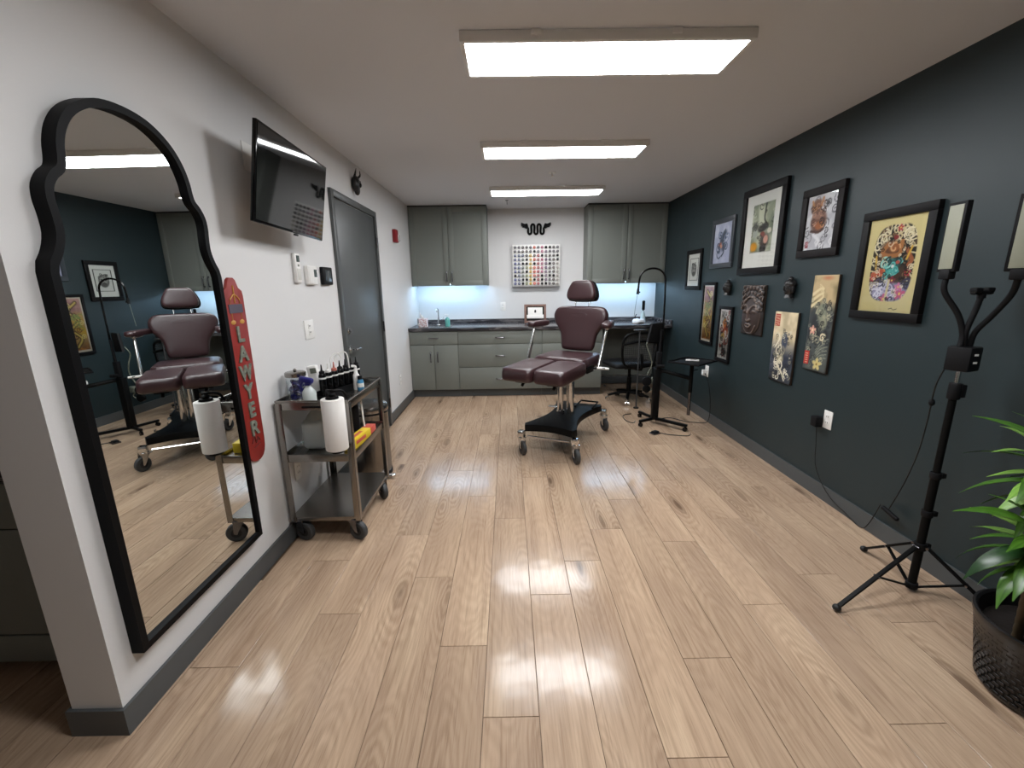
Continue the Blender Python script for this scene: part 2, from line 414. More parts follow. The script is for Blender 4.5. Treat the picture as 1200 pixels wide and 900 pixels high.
ceiling_light(.64, 'lit ceiling panel directly over the viewer, outside the picture')
m = MB(); m.cyl((.426, 4.334, ZC - .004), (.426, 4.334, ZC - .0005), .035, seg=20); m.cyl((.426, 4.334, ZC - .03), (.426, 4.334, ZC - .004), .008, seg=10); m.cyl((.426, 4.334, ZC - .034), (.426, 4.334, ZC - .03), .018, seg=14)
solo(m, 'sprinkler', M_white, 'small round sprinkler head on the ceiling between the two far light panels', 'sprinkler', (.426, 4.334, ZC))
m = MB(); m.cyl((0, 5.62, ZC - .006), (0, 5.62, ZC - .0005), .02, seg=14); m.tube([(0, 5.62, ZC - .004), (0.002, 5.62, ZC - .05)], .004, 6)
solo(m, 'ceiling_hook', M_nickel, 'tiny hook hanging from the ceiling left of the colour rack', 'hook', (0, 5.62, ZC))

# ---------------------------------------------------------------- cabinets
def handle(parent, c, horiz, L=.135):
    m = MB(); x, y, z = c; h = L / 2
    d = Vector((1, 0, 0)) if horiz else Vector((0, 0, 1)); C = Vector(c)
    m.tube([C - d * h * .82, C - d * h * .82 + Vector((0, -.022, 0)), C - d * h * .6 + Vector((0, -.03, 0)), C + d * h * .6 + Vector((0, -.03, 0)), C + d * h * .82 + Vector((0, -.022, 0)), C + d * h * .82], .007, 8, 3)
    m.build('handle', M_nickel, parent)
YF = 5.51
def front_panel(name, parent, x0, x1, z0, z1, y, t=.02, g=.0035, shaker=0):
    m = MB(); c = ((x0 + x1) / 2, y + t / 2, (z0 + z1) / 2)
    if not shaker:
        m.box(c, (x1 - x0 - 2 * g, t, z1 - z0 - 2 * g), r=.002)
    else:
        s = shaker; W, H = x1 - x0 - 2 * g, z1 - z0 - 2 * g
        m.box((c[0], y + t / 2 + .004, c[2]), (W - .01, t - .008, H - .01))
        m.box((x0 + g + s / 2, y + t / 2, c[2]), (s, t, H), r=.0015); m.box((x1 - g - s / 2, y + t / 2, c[2]), (s, t, H), r=.0015)
        m.box((c[0], y + t / 2, z0 + g + s / 2), (W - 2 * s, t, s), r=.0015); m.box((c[0], y + t / 2, z1 - g - s / 2), (W - 2 * s, t, s), r=.0015)
    return m.build(name, M_cab, parent)
def base_cab(x0, x1, label, kind):
    t = thing('base_cabinet', label, 'cabinet', ((x0 + x1) / 2, 5.85, 0), group='base cabinets under the back counter')
    m = MB(); m.box(((x0 + x1) / 2, 5.87, .4875), (x1 - x0 - .001, .68, .775)); m.build('body', M_cab, t, smooth=False)
    m = MB(); m.box(((x0 + x1) / 2, 5.89, .05), (x1 - x0 - .001, .64, .0995)); m.build('toe_kick', M_base, t, smooth=False)
    zt, zb = .868, .102
    if kind == 'doors':
        zs = .70
        d = front_panel('drawer', t, x0, x1, zs, zt, YF); handle(d, ((x0 + x1) / 2 + .0, YF, .787), True)
        xm = (x0 + x1) / 2
        d = front_panel('door', t, x0, xm, zb, zs, YF); handle(d, (xm - .045, YF, .54), False, .15)
        d = front_panel('door', t, xm, x1, zb, zs, YF); handle(d, (xm + .045, YF, .54), False, .15)
    else:
        for a, b, hz in ((.70, zt, .787), (.40, .70, .55), (zb, .40, .245)):
            d = front_panel('drawer', t, x0, x1, a, b, YF); handle(d, ((x0 + x1) / 2, YF, hz), True)
base_cab(XL + .002, -.658, 'grey sink base cabinet with two doors, beside the white left wall', 'doors')
base_cab(-.658, .424, 'wide grey base cabinet of three drawers, second from the left wall', 'drawers')
base_cab(.424, 1.207, 'grey three-drawer base cabinet mostly hidden behind the treatment chair', 'drawers')
def wall_cab(x0, x1, label, fills):
    t = thing('wall_cabinet', label, 'cabinet', ((x0 + x1) / 2, 6.05, 1.44), group='wall cabinets on the back wall')
    y0 = 5.905; z0, z1 = 1.437, 2.436
    m = MB(); m.box(((x0 + x1) / 2, (y0 + YB - .001) / 2, (z0 + .03 + z1) / 2), (x1 - x0, YB - y0 - .001, z1 - z0 - .03))
    for xs in (x0 + .009, x1 - .009): m.box((xs, (y0 + YB - .001) / 2, z0 + .015), (.018, YB - y0 - .001, .03))
    m.build('body', M_cab, t, smooth=False)
    m = MB(); m.box(((x0 + x1) / 2, (y0 + YB) / 2, 2.444), (x1 - x0, YB - y0 - .02, .015)); m.box(((x0 + x1) / 2, y0 - .008, 2.444), (x1 - x0, .016, .015)); m.build('gap_shade_strip', M_cabdk, t, smooth=False)  # dark-coloured strip stands in for the shade in the gap above the doors
    xm = (x0 + x1) / 2
    for a, b, s in ((x0, xm, -1), (xm, x1, 1)):
        d = front_panel('door', t, a, b, z0, z1, 5.885, shaker=.065)
        handle(d, (xm + s * .035, 5.885, 1.56), False, .15)
wall_cab(XL + .002, -.268, 'grey two-door wall cabinet in the left back corner', 0)
wall_cab(1.052, XR - .002, 'grey two-door wall cabinet in the right back corner by the dark wall', 0)
for x0, x1, lab in ((XL + .06, -.33, 'thin glowing light strip under the left wall cabinet'), (1.11, XR - .06, 'thin glowing light strip under the right wall cabinet')):
    m = MB(); m.box(((x0 + x1) / 2, 6.0, 1.4610), (x1 - x0, .03, .010)); solo(m, 'light_strip', M_strip, lab, 'light strip', ((x0 + x1) / 2, 6.0, 1.4665), 'light strips under the wall cabinets')
t = thing('countertop', 'dark marbled countertop running the width of the back wall', 'countertop', (.4, 5.86, .89))
m = MB(); m.box(((XL + XR) / 2, 5.855, .897), (XR - XL - .003, .725, .042), r=.004); m.build('slab', M_counter, t)
m = MB(); m.box(((XL + XR) / 2, YB - .012, .945), (XR - XL - .003, .022, .054), r=.002); m.build('backsplash', M_counter, t)
m = MB(); m.box((XR - .014, 5.85, .945), (.022, .70, .054), r=.002); m.build('side_splash', M_counter, t)
m = MB(); m.box(((1.21 + XR) / 2, 6.19, .5), (XR - 1.212, .03, .74)); solo(m, 'knee_panel', M_cab, 'grey back panel of the knee space beneath the right end of the counter', 'panel', (1.65, 6.19, .13))
CT = .9185

# sink, faucet and counter things
t = thing('sink', 'small inset sink with a raised metal rim in the left end of the counter', 'sink', (-.94, 5.72, CT))
m = MB()
for c, s in (((-.94, 5.57, CT + .002), (.36, .02, .006)), ((-.94, 5.87, CT + .002), (.36, .02, .006)), ((-1.11, 5.72, CT + .002), (.02, .28, .006)), ((-.77, 5.72, CT + .002), (.02, .28, .006))): m.box(c, s, r=.002)
m.build('rim', M_steel, t); m = MB(); m.box((-.94, 5.72, CT + .001), (.32, .28, .002)); m.build('basin', M_blackg, t)
t = thing('faucet', 'tall slim chrome faucet with a side lever behind the sink', 'faucet', (-.965, 5.95, CT))
m = MB(); m.cyl((-.965, 5.95, CT), (-.965, 5.95, CT + .012), .026, .022, 18); m.cyl((-.965, 5.95, CT + .01), (-.965, 5.95, CT + .19), .011, .011, 14); m.build('body', M_chrome, t)
m = MB(); m.tube([(-.965, 5.95, CT + .185), (-.965, 5.94, CT + .215), (-.965, 5.90, CT + .225), (-.965, 5.84, CT + .205), (-.965, 5.835, CT + .18)], .009, 10, 5); m.build('spout', M_chrome, t)
m = MB(); m.cyl((-.955, 5.95, CT + .07), (-.88, 5.95, CT + .072), .009, seg=10); m.cyl((-.895, 5.95, CT + .07), (-.895, 5.95, CT + .11), .004, seg=8); m.build('lever', M_chrome, t)
t = thing('soap_bottle', 'teal pump soap bottle right of the sink', 'bottle', (-.81, 5.72, CT))
m = MB(); m.lathe((-.81, 5.72, CT), [(0, 0), (.031, 0), (.033, .006), (.033, .09), (.026, .107), (.012, .113), (.012, .122), (0, .122)], 20); m.build('bottle_body', M_teal, t)
m = MB(); m.cyl((-.81, 5.72, CT + .122), (-.81, 5.72, CT + .15), .006, seg=8); m.box((-.82, 5.72, CT + .153), (.05, .014, .01), r=.003); m.build('pump', M_white, t)
t = thing('tissue_box', 'square tissue box with a red lattice pattern beside the sink', 'box', (-1.12, 5.68, CT))
m = MB(); m.box((-1.12, 5.68, CT + .055), (.105, .105, .11), r=.004)
Nn = NT('lattice_card'); tc = Nn.n('ShaderNodeTexCoord'); mp = Nn.n('ShaderNodeMapping', i_Vector=tc.outputs['Object'], i_Rotation=(.785, .785, .785)); ck = Nn.n('ShaderNodeTexChecker', i_Vector=mp.outputs[0], i_Scale=50.); ck.inputs[1].default_value = lin('#c9a5a5'); ck.inputs[2].default_value = lin('#e9e4e6'); Nn.l(ck.outputs[0], Nn.b.inputs['Base Color'])
m.build('carton', Nn.m, t)
m = MB(); m.bm.free(); m.bm = bmesh.new(); pts = []
for i in range(9):
    a = i / 8; pts.append((-1.15 + .06 * a, 5.68 + .018 * math.sin(a * 14), CT + .108))
for i in range(8):
    p, q = pts[i], pts[i + 1]; h0 = .07 * (1 - i / 8) + .01; h1 = .07 * (1 - (i + 1) / 8) + .01
    m.face([p, q, (q[0] - .015, q[1] + .006, q[2] + h1), (p[0] - .015, p[1] + .006, p[2] + h0)])
m.build('tissue', M_paper, t)
t = thing('small_holder', 'small dark and white dispenser in the corner behind the tissue box', 'dispenser', (-1.225, 5.9, CT))
m = MB(); m.box((-1.225, 5.9, CT + .05), (.035, .05, .10), r=.005); m.build('housing', M_white, t)
m = MB(); m.box((-1.222, 5.8735, CT + .06), (.024, .004, .06), r=.001); m.build('front_plate', mat('slate_plastic', '#4b5563', .4), t)
t = thing('desk_frame', 'small wooden picture frame standing on the counter behind the chair armrest', 'picture frame', (.37, 5.93, CT))
rx = Matrix.Rotation(-.16, 3, 'X'); C0 = Vector((.365, 5.93, CT))
def fb(m, cx, cz, sx, sz, dy=0, th=.018): m.box(C0 + rx @ Vector((cx, dy, cz)), (sx, th, sz), rot=rx, r=.002)
m = MB(); W_, H_ = .30, .25
fb(m, 0, .0125 + .012, W_, .03); fb(m, 0, H_ - .003, W_, .03); fb(m, -W_ / 2 + .015, H_ / 2 + .011, .03, H_ - .028); fb(m, W_ / 2 - .015, H_ / 2 + .011, .03, H_ - .028); m.build('frame', M_wood, t)
m = MB(); fb(m, 0, H_ / 2 + .01, W_ - .05, H_ - .04, .003, .004); m.build('backing', M_blackm, t)
m = MB(); fb(m, 0, H_ / 2 + .02, W_ - .1, H_ - .1, -.001, .003); m.build('card', M_white, t)
m = MB(); fb(m, 0, H_ / 2 - .03, W_ - .07, .05, -.0105, .002); m.build('caption_card', M_white, t)
m = MB(); p = C0 + rx @ Vector((0, -.004, H_ / 2 + .045)); m.ball(p, .013, 10, (1, .2, 1.4)); m.ball(p + Vector((0, 0, -.018)), .018, 10, (1, .15, .4)); m.build('emblem', M_blackm, t)
t = thing('white_cloth', 'crumpled white cloth heaped on the right end of the counter', 'cloth', (1.73, 5.74, CT))
m = MB(); m.ball((1.73, 5.74, CT + .025), .09, 24, (.95, .7, .38))
for v in m.bm.verts:
    n_ = math.sin(v.co.x * 90) * math.sin(v.co.y * 77 + 1) + math.sin(v.co.x * 47 + v.co.y * 63); v.co += Vector((.004 * n_, .005 * n_, .008 * n_)); v.co.z = max(v.co.z, CT + .0005)
m.build('cloth_body', mat('white_cotton', '#e4e6e8', .9), t)
t = thing('hand_brush', 'black brush standing upright in a pale holder behind the white cloth', 'brush', (1.84, 5.93, CT))
m = MB(); m.cyl((1.84, 5.93, CT), (1.84, 5.93, CT + .15), .045, .018, 16); m.build('holder', mat('pale_glass', '#b9cdd0', .15, coat=1), t)
m = MB(); m.box((1.842, 5.925, CT + .225), (.04, .03, .13), r=.014, seg=3); m.cyl((1.84, 5.93, CT + .15), (1.842, 5.926, CT + .18), .008, seg=8); m.build('brush_head', M_black, t)
m = MB(); m.tube([(1.68, 5.84, CT + .006), (1.72, 5.86, CT + .09), (1.735, 5.865, CT + .11)], .006, 8, 3)
solo(m, 'marker_pen', M_blackm, 'dark pen propped up on the white cloth', 'pen', (1.68, 5.84, CT))
# wall plates
def plate(name, label, cat, c, nrm, w=.075, h=.12, mt=None, sub='duplex', group=None):
    """nrm: '+x' (left wall), '-x' (right wall), '-y' (back wall)"""
    x, y, z = c; t = thing(name, label, cat, c, group=group)
    def B(u, v, d, su, sv, sd, r=.001):
        m = MB()
        if nrm == '-y': m.box((x + u, y - d, z + v), (su, sd, sv), r=r)
        else:
            s = 1 if nrm == '+x' else -1; m.box((x + s * d, y + u, z + v), (sd, su, sv), r=r)
        return m
    B(0, 0, .003, w, h, .006, .002).build('cover_plate', mt or M_white, t)
    if sub == 'duplex':
        for dz in (-.02, .02):
            r_ = B(0, dz, .0068, .034, .03, .003, .001).build('socket', M_white, t)
            m = MB()
            for du in (-.007, .007):
                q = B(du, dz + .003, .0086, .003, .01, .001, 0); m.bm.from_mesh(_tm(q)); 
            m.build('slot', M_blackm, r_)
    return t
def _tm(mb):
    me = bpy.data.meshes.new('t'); mb.bm.to_mesh(me); mb.bm.free(); return me
plate('outlet', 'white wall outlet above the counter on the back wall, left of the colour rack', 'outlet', (-.08, YB, 1.145), '-y')
plate('outlet', 'white outlet plate on the left wall below the thermostat', 'outlet', (XL, 2.775, 1.175), '+x', .125, .12)
plate('outlet', 'low white outlet seen through the steel cart', 'outlet', (XL, 2.41, .372), '+x')
plate('outlet', 'low white outlet on the left wall between the door and the base cabinets', 'outlet', (XL, 4.93, .375), '+x')
plate('outlet', 'white outlet plate holding the black power adapter on the dark wall', 'outlet', (XR, 2.68, .54), '-x')
plate('outlet', 'white outlet on the dark wall behind the tray stand', 'outlet', (XR, 4.44, .52), '-x')
plate('wall_plate', 'pale blank wall plate partly behind the television', 'wall plate', (XL, 2.345, 2.07), '+x', .10, .13, sub='')

# ---------------------------------------------------------------- colour rack with ink caps
t = thing('colour_rack', 'white wall rack of twelve by ten coloured ink bottles', 'rack', (.395, YB, 1.415))
rx0, rx1, rz0, rz1, rd = .065, .72, 1.418, 1.975, .09
yf = YB - rd
m = MB(); m.box(((rx0 + rx1) / 2, YB - rd / 2, (rz0 + rz1) / 2), (rx1 - rx0, rd - .002, rz1 - rz0), r=.003); m.build('board', M_white, t)
ring_cols = {0: '#3b4a8c', 1: '#39507a', 2: '#56665c', 3: '#84925a', 4: '#d8b43a', 5: '#d9532e', 6: '#a3202c', 7: '#b85a7e', 8: '#5c3560', 9: '#54505a', 10: '#4a4038', 11: '#b9b2a8'}
nth = ['first', 'second', 'third', 'fourth', 'fifth', 'sixth', 'seventh', 'eighth', 'ninth', 'tenth', 'eleventh', 'twelfth']
colname = {'#3b4a8c': 'blue', '#39507a': 'blue', '#56665c': 'grey green', '#84925a': 'olive', '#d8b43a': 'yellow', '#d9532e': 'orange red', '#a3202c': 'dark red', '#b85a7e': 'pink', '#5c3560': 'purple', '#54505a': 'grey', '#4a4038': 'brown', '#b9b2a8': 'pale', '#1a1a1c': 'black'}
rmats = {c: mat('ink_' + colname[c].replace(' ', '_'), c, .35) for c in list(ring_cols.values()) + ['#1a1a1c']}
def bottle_proto(cm, dark):
    o = MB(); o.cyl((0, -.024, 0), (0, 0, 0), .0165, seg=14, r=.003); return o
cap_me = {}; M_nozz = mat('pale_nozzle', '#a9a5a2', .5)
def cap_mesh(c):
    if c not in cap_me:
        m = MB(); m.cyl((0, 0, 0), (0, -.022, 0), .0185, .0175, 14, r=.002); o = m.build('ink_bottle', rmats[c], None); me = o.data; bpy.data.objects.remove(o); cap_me[c] = me
        m = MB(); m.cyl((0, -.020, 0), (0, -.034, 0), .0085, .007, 12); o = m.build('nozzle', M_nozz if c != '#1a1a1c' else M_blackm, None); cap_me[c + 'n'] = o.data; bpy.data.objects.remove(o)
    return cap_me[c], cap_me[c + 'n']
for r_ in range(10):
    for c_ in range(12):
        base = ring_cols[c_]
        k = random.random()
        col_ = base
        if r_ < 3: col_ = random.choice(['#1a1a1c', '#54505a', '#4a4038', base]) if c_ > 3 else random.choice(['#54505a', '#39507a', '#4a4038'])
        elif k < .14: col_ = '#1a1a1c'
        b_, n_ = cap_mesh(col_)
        o = bpy.data.objects.new('ink_bottle', b_); COL.objects.link(o)
        o.location = (rx0 + .0365 + c_ * .0529, yf - .0005, rz1 - .038 - r_ * .0535)
        set_props(o, '%s ink bottle, %s row from the top, %s from the left' % (colname[col_], nth[r_], nth[c_]), 'bottle', 'ink bottles in the wall rack')
        q = bpy.data.objects.new('nozzle', n_); COL.objects.link(q); q.parent = o

# winged looping serpent ornament above the rack
t = thing('serpent_ornament', 'black metal ornament of looping serpents with wing shaped ends above the colour rack', 'wall ornament', (.39, YB, 2.18))
zc, xc, yo = 2.185, .393, YB - .018
m = MB(); pts = []
for i in range(0, 73):
    x = -.1075 + .215 * i / 72; ph_ = 2 * PI * x / .085
    pts.append((xc + x + .010 * math.sin(2 * ph_), yo, zc - .004 - .064 * math.cos(ph_)))
pts = [(xc - .15, yo, zc + .05), (xc - .128, yo, zc + .035)] + pts + [(xc + .128, yo, zc + .035), (xc + .15, yo, zc + .05)]
m.tube(pts, .0155, 8, 0); m.build('serpent_body', M_black, t)
for s in (-1, 1):
    m = MB()
    P = [(.105, .035), (.12, .072), (.155, .066), (.205, .085), (.2, .07), (.214, .06), (.197, .052), (.205, .038), (.185, .034), (.188, .02), (.16, .018), (.13, .0)]
    P = [(xc + s * x, YB - .026, zc + z) for x, z in P]
    m.prism(P, (0, .014, 0)); m.build('wing', M_black, t)

# ---------------------------------------------------------------- art painter
def vnoise(X, Y, s, seed=0):
    r = np.random.RandomState(seed); G = r.rand(64, 64)
    x, y = X * s, Y * s; xi, yi = np.floor(x).astype(int), np.floor(y).astype(int); fx, fy = x - xi, y - yi
    fx, fy = fx * fx * (3 - 2 * fx), fy * fy * (3 - 2 * fy); g = lambda a, b: G[a % 64, b % 64]
    return (g(xi, yi) * (1 - fx) + g(xi + 1, yi) * fx) * (1 - fy) + (g(xi, yi + 1) * (1 - fx) + g(xi + 1, yi + 1) * fx) * fy
def fbm(X, Y, s, seed=0): return sum(vnoise(X, Y, s * 2 ** k, seed + k) / 2 ** (k + 1) for k in range(3)) / .875
def rgb(h): return np.array([int(h[i:i + 2], 16) / 255 for i in (1, 3, 5)])
class Cv:
    def __init__(s, nx, ny, W, H):
        u = (np.arange(nx) + .0) / (nx - 1) * W; v = (np.arange(ny) + .0) / (ny - 1) * H
        s.X, s.Y = np.meshgrid(u, v); s.W, s.H = W, H; s.C = np.ones((ny, nx, 3)); s.Z = np.zeros((ny, nx)); s.px = W / nx
    def put(s, mask, col):
        col = rgb(col) if isinstance(col, str) else col; s.C = s.C * (1 - mask[..., None]) + col * mask[..., None]
    def fill(s, col): s.C[:] = rgb(col)
    def rect(s, x0, y0, x1, y1, col): s.put(((s.X > x0) & (s.X < x1) & (s.Y > y0) & (s.Y < y1)).astype(float), col)
    def ell(s, cx, cy, rx, ry, col, rot=0, soft=.15, amt=1):
        c, n = math.cos(rot), math.sin(rot); x = (s.X - cx) * c + (s.Y - cy) * n; y = -(s.X - cx) * n + (s.Y - cy) * c
        d = np.sqrt((x / rx) ** 2 + (y / ry) ** 2); s.put(np.clip((1 - d) / soft, 0, 1) * amt, col)
    def line(s, pts, w, col, amt=1, taper=False):
        P = np.array([(p[0], p[1]) for p in smooth_pts([(a, b, 0) for a, b in pts], 6)]); D = np.full(s.X.shape, 1e9); n = len(P) - 1
        for i in range(n):
            a, b = P[i], P[i + 1]; d = b - a; L = d @ d + 1e-12; t = np.clip(((s.X - a[0]) * d[0] + (s.Y - a[1]) * d[1]) / L, 0, 1)
            q = np.hypot(s.X - a[0] - t * d[0], s.Y - a[1] - t * d[1]); ww = w * (1 - .85 * i / n) if taper else w; D = np.minimum(D, q / ww)
        s.put(np.clip((1.25 - D) / .5, 0, 1) * amt, col)
    def spiral(s, cx, cy, r, turns, w, col, ph=0, hand=1):
        s.line([(cx + r * (1 - .85 * k / 12) * math.cos(ph + hand * turns * 2 * PI * k / 12), cy + r * (1 - .85 * k / 12) * math.sin(ph + hand * turns * 2 * PI * k / 12)) for k in range(13)], w, col)
    def flower(s, cx, cy, r, col, cen='#f0d060', n=5, ph=.3):
        for k in range(n):
            a = ph + 2 * PI * k / n; s.ell(cx + r * .55 * math.cos(a), cy + r * .55 * math.sin(a), r * .5, r * .32, col, a, .25)
        s.ell(cx, cy, r * .22, r * .22, cen)
    def noise(s, c1, c2, sc, seed, mask=None, amt=1):
        n = np.clip((fbm(s.X + 3, s.Y + 5, sc, seed) - .35) / .3, 0, 1); col = rgb(c1) * (1 - n[..., None]) + rgb(c2) * n[..., None]
        s.put((np.ones(n.shape) if mask is None else mask) * amt, col)
    def waves(s, x0, y0, x1, y1, n, r, cols, seed, w=.12):
        rr = random.Random(seed)
        for _ in range(n):
            s.spiral(rr.uniform(x0, x1), rr.uniform(y0, y1), r * rr.uniform(.5, 1.2), rr.uniform(.8, 1.5), w * r, rr.choice(cols), rr.uniform(0, 6), rr.choice((-1, 1)))
def canvas_mesh(name, cv, origin, du, dv, nrm, m_, parent, depth=0., thick=0):
    """grid of coloured vertices; origin = lower-left corner; du, dv = full edge vectors; heights cv.Z along nrm"""
    ny, nx = cv.X.shape; O, du, dv, nrm = map(np.array, (origin, du, dv, nrm)); off = np.zeros(3); p = parent
    while p: off += np.array(p.location); p = p.parent
    U = (cv.X / cv.W)[..., None]; V = (cv.Y / cv.H)[..., None]
    P = (O + U * du + V * dv + nrm * (depth + cv.Z)[..., None] - off).reshape(-1, 3)
    idx = np.arange(nx * ny).reshape(ny, nx); F = np.stack([idx[:-1, :-1], idx[:-1, 1:], idx[1:, 1:], idx[1:, :-1]], -1).reshape(-1, 4)
    me = bpy.data.meshes.new(name); me.vertices.add(len(P)); me.vertices.foreach_set('co', P.ravel())
    me.loops.add(F.size); me.loops.foreach_set('vertex_index', F.ravel()); me.polygons.add(len(F)); me.polygons.foreach_set('loop_start', np.arange(0, F.size, 4))
    me.update(calc_edges=True); C = np.clip(cv.C, 0, 1).reshape(-1, 3); C = np.where(C <= .04045, C / 12.92, ((C + .055) / 1.055) ** 2.4)
    a = me.color_attributes.new('art', 'FLOAT_COLOR', 'POINT'); a.data.foreach_set('color', np.c_[C, np.ones(len(C))].ravel())
    me.polygons.foreach_set('use_smooth', np.ones(len(F), bool)); me.materials.append(m_)
    n0 = me.polygons[0].normal
    if Vector(nrm).dot(n0) < 0: me.flip_normals()
    o = bpy.data.objects.new(name, me); COL.objects.link(o)
    if parent: o.parent = parent
    return o
M_frame = mat('black_frame', '#0e0c0d', .5, spec=.18, bump=.15, bscale=60)
M_framebr = mat('dark_brown_frame', '#171212', .55, spec=.2, bump=.3, bscale=40)
M_framegy = mat('pewter_frame', '#3a3f45', .3)
def wall_picture(label, y1, y0, z0, z1, fw, painter, px=.006, fm=None, depth=.02, matw=0, slope=False):
    """on the right wall; image left = larger y. y1 > y0"""
    t = thing('picture_frame', label, 'picture', (XR, (y0 + y1) / 2, z0), group='framed pictures on the dark wall')
    m = MB(); d = depth; xc = XR - d / 2 - .0005; cy, cz = (y0 + y1) / 2, (z0 + z1) / 2
    m.box((xc, cy, z0 + fw / 2), (d, y1 - y0, fw), r=.002); m.box((xc, cy, z1 - fw / 2), (d, y1 - y0, fw), r=.002)
    m.box((xc, y0 + fw / 2, cz), (d, fw, z1 - z0 - 2 * fw), r=.002); m.box((xc, y1 - fw / 2, cz), (d, fw, z1 - z0 - 2 * fw), r=.002)
    m.build('frame', fm or M_frame, t)
    W, H = y1 - y0 - 2 * fw, z1 - z0 - 2 * fw
    cv = Cv(max(16, int(W / px)), max(16, int(H / px)), W * 100, H * 100); painter(cv)
    canvas_mesh('print', cv, (XR - d * .45, y1 - fw, z0 + fw), (0, -W, 0), (0, 0, H), (-1, 0, 0), M_print, t)
    me = bpy.data.meshes.new('glass_pane'); me.from_pydata([(XR - d * .6 - XR, y - (y0 + y1) / 2, z - z0) for y, z in ((y0 + fw, z0 + fw), (y1 - fw, z0 + fw), (y1 - fw, z1 - fw), (y0 + fw, z1 - fw))], [], [(0, 3, 2, 1)]); me.materials.append(M_pane); me.update()
    if me.polygons[0].normal.x > 0: me.flip_normals()
    o = bpy.data.objects.new('glass_pane', me); COL.objects.link(o); o.parent = t
def p_portrait(c):
    W, H = c.W, c.H; c.fill('#cfd0ca'); c.rect(W * .14, H * .17, W * .86, H * .87, '#2a2b2b'); c.rect(W * .17, H * .19, W * .83, H * .85, '#c9cac4')
    c.ell(W * .5, H * .5, W * .23, H * .22, '#5a5b58'); c.ell(W * .5, H * .53, W * .17, H * .15, '#8d8d88'); c.ell(W * .42, H * .54, W * .05, H * .03, '#222222'); c.ell(W * .58, H * .54, W * .05, H * .03, '#222222')
    c.ell(W * .5, H * .42, W * .09, H * .03, '#33322f'); c.ell(W * .5, H * .36, W * .12, H * .06, '#4b4a47'); c.waves(W * .3, H * .6, W * .7, H * .7, 6, W * .1, ['#77776f', '#3a3a38'], 3)
def p_bird(c):
    W, H = c.W, c.H; c.fill('#b4b8c8'); c.noise('#a8acc0', '#c3c6d2', .12, 2)
    c.ell(W * .55, H * .7, W * .22, H * .12, '#3d4c62', .6, .5); c.ell(W * .45, H * .58, W * .15, H * .14, '#4b5a70', -.4, .5); c.ell(W * .55, H * .4, W * .2, H * .13, '#5a6478', .3, .6)
    c.ell(W * .35, H * .46, W * .14, H * .07, '#b0573a', .5, .5); c.ell(W * .42, H * .42, W * .08, H * .05, '#c98a6a')
    c.waves(W * .25, H * .25, W * .75, H * .75, 12, W * .14, ['#2e3a4c', '#8690a8', '#39465c'], 5); c.line([(W * .6, H * .82), (W * .5, H * .6), (W * .6, H * .3), (W * .5, H * .18)], W * .025, '#2c3442')
def p_dragon_gold(c):
    W, H = c.W, c.H; c.fill('#ddd6c4'); mk = ((c.X > W * .08) & (c.X < W * .92) & (c.Y > H * .04) & (c.Y < H * .97)).astype(float)
    c.noise('#c9a53c', '#a88a5a', .12, 4, mk); up = mk * np.clip((c.Y / H - .55) / .25, 0, 1); c.noise('#8c5a6a', '#c49a9a', .1, 7, up, .8)
    lo = mk * np.clip((.22 - c.Y / H) / .15, 0, 1); c.noise('#7a4a20', '#c07a30', .2, 9, lo, .8)
    c.line([(W * .3, H * .9), (W * .7, H * .75), (W * .3, H * .58), (W * .7, H * .42), (W * .35, H * .25), (W * .6, H * .1)], W * .09, '#5a4326'); c.line([(W * .3, H * .9), (W * .7, H * .75), (W * .3, H * .58), (W * .7, H * .42), (W * .35, H * .25), (W * .6, H * .1)], W * .04, '#d8c060')
    c.waves(W * .2, H * .08, W * .8, H * .92, 22, W * .16, ['#3b2c1c', '#e6d68a', '#6d3f2a', '#8a9a4a'], 6)
def p_koi(c):
    W, H = c.W, c.H; c.fill('#d9d6d0'); mk = ((c.X > W * .1) & (c.X < W * .9) & (c.Y > H * .04) & (c.Y < H * .96)).astype(float)
    c.noise('#c4bfb4', '#4c4a46', .35, 14, mk); c.ell(W * .55, H * .62, W * .26, H * .2, '#b8552c', .3, .3); c.ell(W * .45, H * .72, W * .2, H * .12, '#d98a3a', -.5, .4); c.ell(W * .4, H * .45, W * .22, H * .1, '#c9a352', .8, .4)
    c.waves(W * .15, H * .05, W * .85, H * .95, 26, W * .2, ['#151414', '#e9e6e0', '#2a2826', '#8a3020'], 8, .14)
